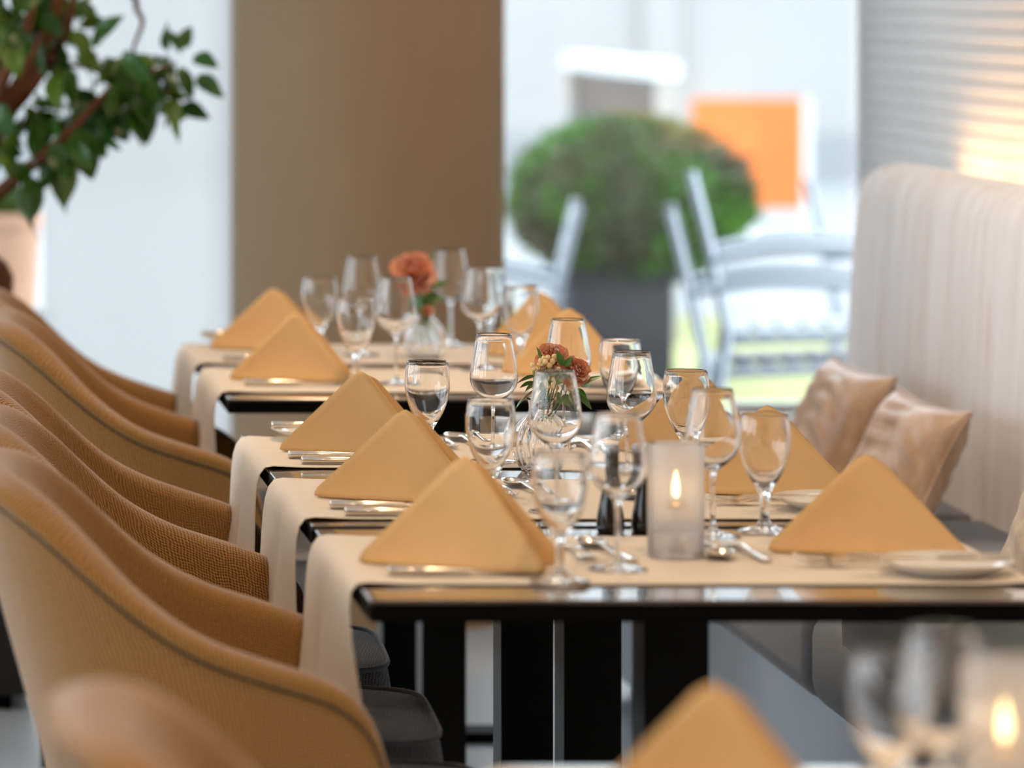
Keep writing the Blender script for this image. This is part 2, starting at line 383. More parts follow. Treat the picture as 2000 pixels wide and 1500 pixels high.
def window(n, x0, x1, label, bars=(), fw=1.0, low=None):
    o = empty('window_%d' % n, ((x0+x1)/2, BY+.06, SILL+.03)); tag(o, label, kind='structure')
    cx = (x0+x1)/2; zb = SILL+.03 if low is None else low; o.location.z = zb
    def B(nm, m, a, b, c, d, e, f):
        q = box(nm, m, a-cx, b-cx, c-(BY+.06), d-(BY+.06), e-zb, f-zb, o); return q
    B('frame_post', M_frame, x0, x0+.06, BY+.02, BY+.10, zb, HEAD); B('frame_post', M_frame, x1-.06*fw, x1, BY+.02, BY+.10, zb, HEAD)
    B('frame_rail', M_frame, x0+.06, x1-.06, BY+.02, BY+.10, zb, zb+.02); B('frame_rail', M_frame, x0+.06, x1-.06, BY+.02, BY+.10, HEAD-.06, HEAD)
    xs = [x0+.06]+list(bars)+[x1-.06]
    for b in bars: B('mullion', M_frame, b-.025, b+.025, BY+.02, BY+.10, zb+.05, HEAD-.06)
    for a, b in zip(xs[:-1], xs[1:]):
        B('pane', M_pane, a, b, BY+.056, BY+.062, zb+.02, HEAD-.06)
    return o
window(1, 1.402, RX, 'tall clear window beside the round column looking onto a terrace', fw=.4)
window(2, -1.9, 0.86, 'window on the far side of the column, partly screened', bars=(-.55,), low=0.0)
window(3, LX, -1.9, 'window at the far left of the back wall', bars=(-3.0,), low=0.0)
# white roller screen drawn over most of window_2
scr = empty('roller_screen', (0.36, BY-.015, 2.5)); tag(scr, 'white translucent roller screen drawn down left of the column', 'blind')
bm = bmesh.new(); add_box(bm, 0.362-.36, 1.25-.36, -.002, .002, .03-2.5, 0.0); finish(bm, 'screen_cloth', M_screen, scr, smooth=False)
bm = bmesh.new(); add_tube(bm, [(0.0, 0, .03), (.89, 0, .03)], .026, 16); finish(bm, 'roller_tube', M_frame, scr, auto=50)
bm = bmesh.new(); add_box(bm, 0.0, .89, -.008, .008, .028-2.5, .05-2.5, .003); finish(bm, 'bottom_bar', M_frame, scr, auto=50)
# round column in the window line
bm = bmesh.new(); add_lathe(bm, [(0, 0), (.314, 0), (.314, CH), (0, CH)], 96)
cco = finish(bm, 'column', M_col, None, loc=(1.098, 10.06, 0), auto=40); tag(cco, 'thick round taupe column between the windows', kind='structure')

# slatted blind on the right wall
bl = empty('slatted_wall_blind', (RX-.045, 8.64, .9)); tag(bl, 'grey horizontal slatted blind on the wall above the bench', 'blind')
bm = bmesh.new(); add_box(bm, -.012, .012, -1.75, 1.75, -.0176, .0176, .002)
s0 = finish(bm, 'slat', M_blind, bl, auto=40, loc=(0, 0, .0), rot=(0, math.radians(-4), 0))
for k in range(1, 36):
    share(s0, 'slat', bl, (0, 0, .0365*k), (0, math.radians(-4), 0))
for yy in (-1.5, -.5, .5, 1.5):
    box('blind_tape', M_blind, -.006, -.001, yy-.008, yy+.008, -.02, .0365*35+.02, bl)
bm = bmesh.new(); add_box(bm, -.022, .026, -1.76, 1.76, .0365*35+.02, .0365*35+.07, .004); finish(bm, 'head_rail', M_blind, bl, auto=40)

# ceiling lamps (fittings around the lamps above)
def downlight_fitting():
    o = empty('ceiling_downlight'); 
    lathe('trim_ring', M_lampring, [(.078, 0), (.1, 0), (.1, .008), (.078, .03)], o, 32)
    lathe('lamp_face', M_lampface, [(0, .012), (.07, .012), (.07, .016), (0, .016)], o, 32)
    return o
d0 = downlight_fitting()
for i, (lx, ly, lp) in enumerate(LAMP_SPOTS):
    o = d0 if i == 0 else copy_tree(d0)
    o.location = (lx, ly, LAMP_Z)
    tag(o, 'round warm recessed ceiling downlight over the dining tables', 'ceiling light', 'recessed downlights in the ceiling')
    lamp_objs[i].parent = o; lamp_objs[i].location = (0, 0, -0.012)

# ------------------------------------------------------------------ bench (banquette)
bn = empty('upholstered_bench', (1.7, 6.0, 0)); tag(bn, 'long wall bench with streaked cream back and charcoal seat pads', 'bench')
def rb(name, m, x0, x1, y0, y1, z0, z1, bev, seg=4):
    bm = bmesh.new(); add_box(bm, x0-1.7, x1-1.7, y0-6, y1-6, z0, z1, bev, seg)
    return finish(bm, name, m, bn, auto=60)
rb('base_panel', M_benchbase, 1.47, 2.14, 1.2, 8.98, 0.05, 0.335, .006, 2)
rb('plinth', M_black, 1.52, 2.14, 1.25, 8.95, 0.0, 0.05, .003, 1)
ys = [8.99, 7.86, 6.74, 5.62, 4.5, 3.38, 2.26, 1.2]
for a, b in zip(ys[:-1], ys[1:]):
    rb('seat_pad', M_seat, 1.415, 2.02, b+.004, a-.004, 0.335, 0.49, .045, 5)
# back: one upholstered slab, rounded top, leaning slightly
bm = bmesh.new()
prof = [(1.955, .47), (1.963, .70), (1.975, .90), (1.985, 1.02), (2.0, 1.062), (2.03, 1.082), (2.07, 1.088), (2.11, 1.082), (2.14, 1.06), (2.15, 1.02), (2.155, .47)]
yr = [1.2, 1.5] + [1.5+.25*k for k in range(1, 29)] + [8.75, 8.90, 8.94, 8.975, 9.0, 9.015, 9.02]
rows = []
for y in yr:
    d = 0.0
    if y > 8.90: t = (y-8.90)/.12; d = 1-math.sqrt(max(0, 1-t*t))
    cx_ = 2.055
    rows.append([bm.verts.new((cx_+(x-cx_)*(1-.28*d)-1.7, y-6, z-(.045*d if z > 1.0 else 0))) for x, z in prof])
for a, b in zip(rows[:-1], rows[1:]):
    for i in range(len(prof)-1): bm.faces.new((a[i], a[i+1], b[i+1], b[i]))
bm.faces.new(rows[0]); bm.faces.new(rows[-1][::-1])
for a, b in zip(rows[:-1], rows[1:]): bm.faces.new((a[0], b[0], b[-1], a[-1]))
finish(bm, 'backrest', M_bench, bn, auto=70)
rb('added_light_baffle', M_bench, 2.06, 2.288, 8.975, 8.99, .05, 1.035, .003, 1)  # added baffle, hides the LED strip from the window pane's reflection
rb('led_light_blocker', M_frame, 2.12, 2.288, 9.40, 9.415, .93, 1.025, .002, 1)  # added plate, blocks LED light towards the pane and cuts the glow sharply
rb('led_channel', M_frame, 2.21, 2.26, 5.4, 9.4, .93, .965, .004, 1)

def pillow(name, m, center, ex, ey, th, label, seed):
    """ex, ey = half edge vectors in 3-D"""
    ex, ey = Vector(ex), Vector(ey); nrm = ex.cross(ey).normalized()
    o = empty(name, center); tag(o, label, 'cushion')
    bm = bmesh.new(); n = 22; rnd = random.Random(seed)
    n = 40; ph = [rnd.uniform(0, 6.28) for _ in range(8)]
    sides = []
    for s in (1, -1):
        g = []
        for i in range(n+1):
            row = []
            for j in range(n+1):
                u, v = -1+2*i/n, -1+2*j/n
                pin = 1-.10*(1-abs(u)**2)*(abs(v)**3)      # sides pulled in, corners eared
                pin2 = 1-.10*(1-abs(v)**2)*(abs(u)**3)
                prof_ = (max(0, 1-u**4)*max(0, 1-v**4))**.55
                wr = .008*math.sin(7*u+3*v+ph[0])*math.sin(4*v+ph[1]) + .006*math.sin(19*(v+.25*u)+ph[2]+2*math.sin(4*u+ph[4]))*math.cos(3*u+ph[3])
                h = th*prof_ + .55*wr*prof_**2
                row.append(bm.verts.new(ex*u*pin2 + ey*v*pin + nrm*s*h))
            g.append(row)
        for i in range(n):
            for j in range(n):
                f = (g[i][j], g[i+1][j], g[i+1][j+1], g[i][j+1])
                bm.faces.new(f if s > 0 else f[::-1])
        sides.append(g)
    bmesh.ops.remove_doubles(bm, verts=bm.verts, dist=1e-5)
    finish(bm, 'cushion_cover', m, o)
    loop = []
    for k in range(4*n):
        q, r = divmod(k, n)
        uv = [(-1+2*r/n, -1), (1, -1+2*r/n), (1-2*r/n, 1), (-1, 1-2*r/n)][q]
        u, v = uv
        loop.append(ex*u*(1-.10*(1-v*v)*abs(u)**3) + ey*v*(1-.10*(1-u*u)*abs(v)**3))
    loop.append(loop[0])
    bm = bmesh.new(); add_tube(bm, loop, .004, 6, caps=False); finish(bm, 'seam', m, o)
    return o
pillow('cushion', M_pillow, (1.78, 7.66, .608), (.018, -.19, -.005), (.060, .03, .108), .048, 'crinkled tan satin cushion with dark side, nearer of the two on the bench', 3)
pillow('cushion', M_pillow, (1.775, 8.19, .618), (.018, -.185, -.005), (.060, .03, .112), .046, 'crinkled tan cushion farther back on the bench, nearer the window', 5)
pillow('cushion', M_pillow3, (1.80, 6.62, .62), (.02, -.19, 0), (.06, .03, .13), .055, 'pale striped beige cushion on the bench, cut by the picture edge', 8)

# ------------------------------------------------------------------ tables
TXL, TXR, TZ = 0.549, 1.349, 0.74
def make_table(xl, xr, y0, y1, peds, label):
    cx, cy = (xl+xr)/2, (y0+y1)/2
    o = empty('dining_table', (cx, cy, 0)); tag(o, label, 'table')
    W, D = (xr-xl)/2, (y1-y0)/2
    bm = bmesh.new(); add_box(bm, -W, W, -D, D, TZ-.006, TZ, .0015, 1); finish(bm, 'tabletop', M_wood, o, auto=30)
    bm = bmesh.new(); add_box(bm, -W, W, -D, D, TZ-.026, TZ-.0062, .001, 1); finish(bm, 'edge_band', M_black, o, auto=30)
    for p in peds:
        q = box('pedestal', M_leg, -.039, .039, p-cy-.045, p-cy+.045, .02, TZ-.03, o, bev=.002, seg=1)
        box('foot_plate', M_black, -.24, .24, p-cy-.05, p-cy+.05, 0, .02, o, bev=.003, seg=1)
        box('mounting_plate', M_black, -.2, .2, p-cy-.10, p-cy+.10, TZ-.034, TZ-.0265, o)
    return o
make_table(.535, 1.335, 3.30, 3.915, [3.61], 'dark table at the bottom of the picture, almost cut off and blurred')
make_table(TXL, TXR, 5.0, 5.655, [5.31], 'small dark table bearing the lit frosted candle')
make_table(TXL, TXR, 5.695, 6.86, [5.94, 6.55], 'long dark middle table with the ribbed flower vase')
make_table(.577, 1.377, 7.48, 8.68, [7.75, 8.38], 'far dark table beside the column with the large coral carnation')

def runner(y0, y1, label, xl=TXL, xr=TXR, dy=0.07, dyr=0.02, drop=0.245, dropr=0.232, curl_in=0.0, seed=0):
    rnd = random.Random(seed); p1, p2, p3 = [rnd.uniform(0, 6.28) for _ in range(3)]
    cx, cy = (xl+xr)/2, (y0+y1)/2
    def side(d): return [(.075, .0016), (.05, .0019), (.024, .0032), (.008, .0038), (-.0035, .0018), (-.0115, -.008), (-.0165, -.024), (-.0195, -.045), (-.0215, -.07), (-.023, -.1), (-.025, -.14), (-.027, -min(.19, d-.02)), (-.028, -d)]
    left = side(drop)
    path = [(xl+a, TZ+b, max(0, -b)) for a, b in reversed(left)]
    nmid = 16
    a0, a1 = xl+.075, xr-.075
    path += [(a0+(a1-a0)*k/nmid, TZ+.0016, 0) for k in range(1, nmid)]
    path += [(xr-a if a > 0 else xr-.28*a, TZ+b, max(0, -b)) for a, b in side(dropr)]
    NY = 30
    bm = bmesh.new(); g = []
    for i, (x, z, h) in enumerate(path):
        row = []; hh = h/drop; sgn = -1 if i < len(path)/2 else 1
        for j in range(NY+1):
            t = j/NY
            ya = y0 - (.022 if sgn < 0 else 0)*hh**1.5; yb = y1 - (dy if sgn < 0 else dyr)*hh**(1.2 if sgn < 0 else 1.7)
            y = ya+(yb-ya)*t
            wav = (1 if sgn < 0 else .3)*hh*(-.015*math.cos(2*PI*t*1.55+.12*math.sin(p1)) + .014*math.sin(2*PI*t*2.6+p2)*hh)
            curl = -curl_in*hh*max(0, 1-2*t)**2.5-.012*hh*max(0, 2*t-1)**4
            row.append(bm.verts.new((x-cx+sgn*(wav+curl), y-cy, z+ .0006*math.sin(9*x+p3)*(1-hh)**4*(1 if 0 else 0))))
        g.append(row)
    for a, b in zip(g[:-1], g[1:]):
        for j in range(NY): bm.faces.new((a[j], a[j+1], b[j+1], b[j]))
    o = finish(bm, 'table_runner', M_cream, None, loc=(cx, cy, 0))
    md = o.modifiers.new('cloth', 'SOLIDIFY'); md.thickness = .0012; md.offset = 1
    tag(o, label, 'table runner')
    return o
runner(3.36, 3.88, 'cream cloth runner on the blurred bottom table', .535, 1.335, seed=1)
runner(5.115, 5.565, 'cream runner under the frosted candle, hanging off both ends', curl_in=.03, seed=2)
runner(5.75, 6.215, 'nearer cream runner across the middle table', seed=3, dy=.09)
runner(6.37, 6.80, 'farther cream runner under the ribbed vase on the middle table', seed=4, dy=.09, dropr=.20)
runner(7.57, 8.04, 'nearer cream runner across the far table by the column', .577, 1.377, seed=5, dy=.10)
runner(8.15, 8.60, 'farthest cream runner, on the far table beneath the carnation', .577, 1.377, seed=6, dy=.10)
RZ = TZ+.0030     # top of the runner cloth

# ------------------------------------------------------------------ tub chairs
PROF = [(-.33, .877), (-.295, .875), (-.27, .867), (-.24, .851), (-.20, .819), (-.16, .781), (-.11, .738), (-.06, .706), (-.01, .683), (.068, .660), (.12, .644), (.155, .619), (.178, .584), (.191, .54), (.198, .47), (.20, .30)]
CW = .282
def chair_plan(n=64):
    """plan curve from near-arm front round the back to far-arm front: (x, y, backness, arc)"""
    pts = []
    xf, xc, xb = .198, .02, -.185
    for k in range(14): pts.append((xf+(xc-xf)*(k/14)**.8, -CW+.012*(1-k/14)))
    m = 36; p = 2.7
    for k in range(m+1):
        a = PI/2+PI*k/m
        ca, sa = math.cos(a), math.sin(a)
        x = xc+(xc-xb)*math.copysign(abs(ca)**(2/p), ca); y = -CW*math.copysign(abs(sa)**(2/p), sa)
        pts.append((x, y))
    for k in range(13, -1, -1): pts.append((xf+(xc-xf)*(k/14)**.8, CW-.012*(1-k/14)))
    # even spacing (denser at the arm fronts), smoothed
    acc = [0]
    for a, b in zip(pts[:-1], pts[1:]): acc.append(acc[-1]+math.hypot(b[0]-a[0], b[1]-a[1]))
    M = 96; out = []
    for q in range(M+1):
        t = q/M; t = t-.10*math.sin(2*PI*t)/ (2*PI)*3.0
        s_ = t*acc[-1]; out.append((interp(list(zip(acc, [p_[0] for p_ in pts])), s_), interp(list(zip(acc, [p_[1] for p_ in pts])), s_)))
    for _ in range(10):
        out = [out[0]]+[((out[q-1][0]+2*out[q][0]+out[q+1][0])/4, (out[q-1][1]+2*out[q][1]+out[q+1][1])/4) for q in range(1, M)]+[out[-1]]
    return out
def make_chair():
    root = empty('tub_armchair')
    plan = chair_plan(); N = len(plan)
    nr = []
    for i, (x, y) in enumerate(plan):
        a = plan[max(i-1, 0)]; b = plan[min(i+1, N-1)]
        d = Vector((b[0]-a[0], b[1]-a[1])).normalized()
        nr.append(Vector((-d.y, d.x)))     # inward normal (curve runs near arm -> back -> far arm)
    # make sure the normals point inward (towards the centre)
    if nr[N//2].x < 0: nr = [-v for v in nr]
    arc = [0]
    for i in range(1, N): arc.append(arc[-1]+math.hypot(plan[i][0]-plan[i-1][0], plan[i][1]-plan[i-1][1]))
    def back(x): 
        t = min(1, max(0, (.02-x)/.205)); return t*t*(3-2*t)*.6+.4*t
    def shift(x, z): return -back(x)*.28*(z-.40)
    H = []
    for (x, y) in plan:
        z = .6
        for _ in range(60): z = .5*z+.5*interp(PROF, x+shift(x, z))
        H.append(z-.012*back(x)*min(1, abs(y)/(CW*.8))**2)
    # smooth heights
    for _ in range(6): H = [H[0]]+[(H[i-1]+2*H[i]+H[i+1])/4 for i in range(1, N-1)]+[H[-1]]
    ZB = .27
    def flare(z): return 1+.05*(z-.5)
    def pos(i, off, z):
        x, y = plan[i]; n = nr[i]
        return Vector((x+shift(x, z)+n.x*off, (y)*flare(z)+n.y*off, z))
    def T(i): return .048+.012*back(plan[i][0])
    def grid(rowsf, name, m, parent):
        bm = bmesh.new(); uvl = bm.loops.layers.uv.new('UVMap'); g = []; U = {}
        for i in range(N):
            pts = rowsf(i); row = []; acc = 0
            for k, p in enumerate(pts):
                if k: acc += (p-pts[k-1]).length
                v = bm.verts.new(p); U[v] = (arc[i], acc + (ZB if 0 else 0)); row.append(v)
            g.append(row)
        for a, b in zip(g[:-1], g[1:]):
            for k in range(len(a)-1):
                f = bm.faces.new((a[k], b[k], b[k+1], a[k+1]))
                for l in f.loops: l[uvl].uv = U[l.vert]
        return finish(bm, name, m, parent)
    def outer_rows(i):
        h = max(H[i], ZB+.04); top = h-.024
        return [pos(i, 0, ZB+(top-ZB)*k/8) for k in range(9)]
    def pad_rows(i):
        h = max(H[i], ZB+.04); t = T(i); d = .024
        prof = [(-.001, -d), (-.004, -d*.6), (-.001, -d*.22), (t*.2, -.001), (t*.45, .002), (t*.7, 0), (t*.9, -.007), (t, -.018), (t*1.01, -.035)]
        rows_ = [pos(i, o_, max(ZB+.005, h+z_)) for o_, z_ in prof]
        zin = max(ZB+.004, h-.035)
        low = min(.40, zin-.001)
        rows_ += [pos(i, t*(1.01+.25*math.sin(PI*k/8)*.5), zin+(low-zin)*k/8) for k in range(1, 9)]
        return rows_
    grid(outer_rows, 'outer_shell', M_tweed, root)
    grid(pad_rows, 'inner_padding', M_tweed, root)
    seam = [pos(i, -.001, max(H[i], ZB+.04)-.025) for i in range(N)]
    bm = bmesh.new(); add_tube(bm, seam, .0023, 6); finish(bm, 'piping', M_pipe, root)
    # arm front end caps
    for s, idx in ((-1, 0), (1, N-1)):
        bm = bmesh.new()
        a = outer_rows(idx)+pad_rows(idx)
        vs = [bm.verts.new(p) for p in a]
        bmesh.ops.remove_doubles(bm, verts=bm.verts, dist=1e-4)
        vs = list(bm.verts)
        try: bm.faces.new(vs)
        except Exception: pass
        finish(bm, 'arm_front', M_tweed, root)
    # seat pad
    bm = bmesh.new(); uvl = bm.loops.layers.uv.new('UVMap')
    add_box(bm, -.17, .325, -.228, .228, .357, .464, .0, 1)
    bmesh.ops.subdivide_edges(bm, edges=bm.edges[:], cuts=10, use_grid_fill=True)
    for v in bm.verts:
        x, y, z = v.co; cxs, hx, hy = .0775, .2475, .228
        u, w_ = (x-cxs)/hx, y/hy
        # round the plan corners, dome the top, bulge the sides
        rr = max(abs(u), abs(w_)); q = (abs(u)**6+abs(w_)**6)**(1/6)
        if q > 0: u, w_ = u*rr/q, w_*rr/q
        tz = (z-.357)/.107
        bul = 1+.03*math.sin(PI*min(1, max(0, tz)))*rr**6
        v.co.x = cxs+u*hx*bul; v.co.y = w_*hy*bul
        if z > .42: v.co.z = z+.016*(1-rr**4)
    for f in bm.faces:
        for l in f.loops: l[uvl].uv = (l.vert.co.x, l.vert.co.y+l.vert.co.z)
    sp = finish(bm, 'seat', M_seatcloth, root, auto=60)
    lp = []
    for k in range(65):
        a = 2*PI*k/64; p = 6
        ca, sa = math.cos(a), math.sin(a); rr = (abs(ca)**p+abs(sa)**p)**(-1/p)
        lp.append((.0775+.2475*ca*rr*1.005, .228*sa*rr*1.005, .466))
    bm = bmesh.new(); add_tube(bm, lp, .0042, 6, caps=False); finish(bm, 'seat_piping', M_seatcloth, sp)
    bm = bmesh.new(); add_box(bm, -.17, .24, -.222, .222, .28, .358, .02, 3); finish(bm, 'seat_base', M_tweed, root, auto=50)
    for (sx, sy) in ((.19, -.19), (.19, .19), (-.14, -.18), (-.14, .18)):
        bm = bmesh.new(); add_tube(bm, [(sx, sy, .30), (sx*1.12, sy*1.08, 0.0)], [.02, .011], 10); finish(bm, 'leg', M_dwood, root, auto=50)
    return root
chair0 = make_chair()
CHAIRS = [(5.275, .0, 'ochre tweed tub armchair beside the candle table, its dark piped side in full view'),
          (5.865, .0, 'ochre tweed tub armchair at the nearer runner of the middle table'),
          (6.465, .0, 'ochre tweed tub armchair at the farther runner of the middle table'),
          (7.68, .065, 'ochre tub armchair at the near end of the far table'),
          (8.26, .05, 'farthest ochre tub armchair, nearest the white window screen'),
          (3.445, .04, 'blurred ochre armchair top at the bottom left corner')]
for i, (cy, dx, lab) in enumerate(CHAIRS):
    o = chair0 if i == 0 else copy_tree(chair0)
    o.location = (.40+dx, cy, 0); o.rotation_euler = (0, 0, math.radians(-2.5)); tag(o, lab, 'chair', 'tub armchairs along the tables')

# ------------------------------------------------------------------ napkins
def napkin(x, y, ang, label, base=.245, open_=30, h=.138, seed=0, lean=.0):
    o = empty('folded_napkin', (x, y, RZ), math.radians(ang)); tag(o, label, 'napkin', 'ochre napkins folded as tents')
    rnd = random.Random(seed)
    op = math.radians(open_)
    bis = op/2
    A = Vector((math.cos(bis)*base*(.55 if x < 1 else .51), math.sin(bis)*base*(.55 if x < 1 else .51), h))
    Lc = Vector((0, 0, .0))
    for wi, (nm, aa) in enumerate((('front_fold', 0.0), ('back_fold', op))):
        R = Vector((math.cos(aa)*base, math.sin(aa)*base, 0))
        if wi == 1:
            ofs = Vector((.015, -.004, 0)); A = A+ofs*.75+Vector((0, .006, -.007)); R = R+ofs*.8; Lc = Lc+Vector((.003, .007, 0))
        nrm = (R-Lc).cross(A-Lc).normalized()
        bm = bmesh.new(); n = 18
        for layer in range(2):
            idx = {}
            offs = layer*(.0042)*(1 if wi == 0 else -1)
            for i in range(n+1):
                for j in range(n+1-i):
                    b = [i/n, j/n, 1-i/n-j/n]     # weights: A, R, L
                    # rounded corners
                    mx = max(b); k = b.index(mx); lim = .90
                    if mx > lim:
                        nm_ = lim+(mx-lim)*.42; others = 1-mx
                        for q in range(3):
                            if q != k: b[q] = b[q]+(mx-nm_)/2
                        b[k] = nm_
                    sh = 1-.012*layer
                    p = A*b[0]+R*b[1]+Lc*b[2]
                    c = (A+R+Lc)/3
                    p = c+(p-c)*sh
                    belly = 27*b[0]*b[1]*b[2]*.007
                    wob = .0025*math.sin(5*b[1]+rnd.uniform(0, .2)+wi)*b[1]
                    fan = offs*(.25+.9*max(0, b[1]+.35*b[0]))
                    p = p + nrm*(-(belly if wi == 0 else -belly) + wob) + nrm*fan*1.4
                    p.z = max(p.z, .0018)
                    idx[i, j] = bm.verts.new(p)
            for i in range(n):
                for j in range(n-i):
                    bm.faces.new((idx[i, j], idx[i+1, j], idx[i, j+1]))
                    if j < n-i-1: bm.faces.new((idx[i+1, j], idx[i+1, j+1], idx[i, j+1]))
        q = finish(bm, nm, M_napkin, o)
        md = q.modifiers.new('cloth', 'SOLIDIFY'); md.thickness = .0024; md.offset = 0
    return o
NAP = [  # x, y, angle, base, label
    (.556, 5.292, -27, .258, 'ochre napkin tent nearest the candle table armchair'),
    (.569, 5.985, -22, .250, 'ochre napkin tent on the chair side of the nearer middle runner'),
    (.575, 6.585, -20, .245, 'ochre napkin tent on the chair side behind the short water glass, middle table'),
    (.594, 7.80, -14, .235, 'blurred ochre napkin tent at the near left corner of the far table'),
    (.606, 8.48, -14, .250, 'farthest ochre napkin tent on the chair side of the far table'),
    (1.074, 5.395, -13, .262, 'ochre napkin tent on the bench side of the candle table behind a knife and plate'),
    (1.082, 6.03, -12, .256, 'ochre napkin tent on the bench side, nearer runner of the middle table'),
    (1.085, 6.585, -12, .250, 'ochre napkin tent on the bench side, farther runner of the middle table'),
    (1.10, 7.88, -12, .245, 'blurred ochre napkin tent on the bench side, near end of the far table'),
    (1.115, 8.34, -12, .245, 'blurred ochre napkin tent on the bench side, back of the far table'),
    (.535, 3.56, -22, .245, 'large blurred ochre napkin tip at the bottom of the picture')]
for i, (x, y, a, b, lab) in enumerate(NAP):
    napkin(x, y, a, lab, base=b, open_=(24 if x < 1 else 26), h=([.143, .131, .131, .128, .126][i] if i < 5 else .142 if x < 1 else .130), seed=i)

# ------------------------------------------------------------------ glasses
WATER = [(0, .0), (.033, .0), (.0345, .0012), (.033, .003), (.020, .0055), (.010, .010), (.0062, .018), (.0054, .028), (.0058, .038), (.0070, .046), (.0092, .053), (.0138, .061), (.0200, .071), (.0258, .083), (.0302, .097), (.0326, .111), (.0331, .122), (.0324, .136), (.0303, .1512),
         (.0296, .1519), (.0290, .1512), (.0312, .136), (.0319, .122), (.0314, .111), (.0289, .097), (.0243, .0838), (.0183, .073), (.0118, .0645), (.006, .0598), (0, .0585)]
WINE = [(0, 0), (.033, 0), (.0345, .001), (.033, .0026), (.019, .0045), (.009, .008), (.0045, .014), (.0034, .024), (.0033, .05), (.0035, .074), (.0048, .082), (.0085, .0865), (.017, .093), (.0265, .102), (.0330, .112), (.0354, .122), (.0350, .132), (.0329, .147), (.0300, .164), (.0260, .187),
        (.0255, .1876), (.0250, .187), (.0290, .164), (.0319, .147), (.0340, .132), (.0343, .122), (.0318, .1128), (.0252, .1033), (.0155, .0952), (.0065, .0905), (0, .0895)]
def densify(prof, k=3):
    P = [Vector((r, z, 0)) for r, z in prof]
    q = catmull(P, k); return [(max(0, v.x), v.y) for v in q]
bm = bmesh.new(); add_lathe(bm, densify(WATER, 2), 48); g_water = finish(bm, 'water_goblet', M_glass); 
bm = bmesh.new(); add_lathe(bm, densify(WINE, 2), 48); g_wine = finish(bm, 'wine_glass', M_glass)
GL = [  # type, x, y, label
    ('a', .786, 5.125, 'short water goblet at the front edge of the candle table, chair side'),
    ('w', .8725, 5.235, 'tall wine glass just left of the lit candle'),
    ('w', 1.046, 5.55, 'tall wine glass just right of the lit candle'),
    ('a', 1.122, 5.60, 'short water goblet beside the bench-side napkin of the candle table'),
    ('a', .796, 5.79, 'short water goblet on the nearer middle runner, chair side'),
    ('w', .886, 5.818, 'tall wine glass standing in front of the flower vase'),
    ('w', 1.041, 6.13, 'tall wine glass right of the flowers, nearer middle runner'),
    ('a', 1.138, 6.24, 'short water goblet on the nearer middle runner, bench side'),
    ('a', .786, 6.396, 'short water goblet beside the farther chair-side napkin of the middle table'),
    ('w', .890, 6.44, 'tall wine glass left of the flowers on the farther middle runner'),
    ('w', 1.046, 6.737, 'tall wine glass behind the flowers on the farther middle runner'),
    ('a', 1.137, 6.80, 'short water goblet at the back of the middle table, bench side'),
    ('a', .820, 7.70, 'blurred water goblet by the near napkin of the far table, chair side'),
    ('w', .893, 7.715, 'blurred wine glass left of the carnation, near runner of the far table'),
    ('w', 1.080, 8.00, 'blurred wine glass right of the carnation, near runner of the far table'),
    ('a', 1.157, 8.02, 'blurred water goblet before the bench-side napkins of the far table'),
    ('a', .812, 8.27, 'blurred water goblet by the farthest chair-side napkin'),
    ('w', .897, 8.32, 'blurred wine glass left of the carnation, at the back of the far table'),
    ('w', 1.098, 8.56, 'blurred wine glass right beside the carnation, at the back of the far table'),
    ('a', 1.175, 8.56, 'blurred water goblet at the back right of the far table'),
    ('a', .818, 3.565, 'very blurred water goblet in the bottom right foreground'),
    ('w', .825, 3.62, 'very blurred wine glass in the bottom right foreground')]
for i, (t, x, y, lab) in enumerate(GL):
    src = g_water if t == 'a' else g_wine
    first = (t == 'a' and i == 0) or (t == 'w' and i == 1)
    o = src if first else share(src, src.name.split('.')[0])
    o.location = (x, y, RZ+.0006); o.rotation_euler = (0, 0, i*1.3)
    tag(o, lab, 'glass', 'water goblets' if t == 'a' else 'wine glasses')
g = [o for o in bpy.data.objects if o.name.startswith('wine_glass') and abs(o.location.y-3.62) < .01][0]
g.location.x = .835; g.location.y = 3.40+.06

# ------------------------------------------------------------------ candles (frosted cylinder with a glass wick stand)
def candle(x, y, label, hgt=.14):
    o = empty('frosted_candle_lantern', (x, y, RZ)); tag(o, label, 'candle', 'lit candles in frosted cylinders')
    bm = bmesh.new(); add_lathe(bm, [(0, .0015), (.033, .0015), (.0345, .004), (.0348, hgt*.5), (.0348, hgt-.001), (.0346, hgt)], 56); finish(bm, 'frosted_cylinder', M_frost, o, auto=60)
    bm = bmesh.new(); add_lathe(bm, [(0, .0055), (.012, .0055), (.010, .010), (.0035, .020), (.0022, .035), (.0022, .060), (0, .060)], 20); finish(bm, 'wick_stem', M_white, o, auto=60)
    bm = bmesh.new(); add_lathe(bm, [(0, .059), (.010, .0605), (.0145, .063), (.0125, .0655), (.004, .0675), (0, .068)], 24); finish(bm, 'wick_cap', M_wick, o)
    bm = bmesh.new(); add_lathe(bm, [(0, .072), (.0024, .075), (.0042, .080), (.0044, .086), (.0032, .094), (.0015, .102), (0, .108)], 16); finish(bm, 'flame', M_flame, o)
    bm = bmesh.new(); add_tube(bm, [(0, 0, .066), (0, 0, .074)], .0009, 8); finish(bm, 'wick', M_darkpot, o)
    return o
candle(.964, 5.355, 'lit candle in a frosted glass cylinder on the candle table')
candle(.925, 3.62, 'very blurred frosted candle at the bottom right picture edge')

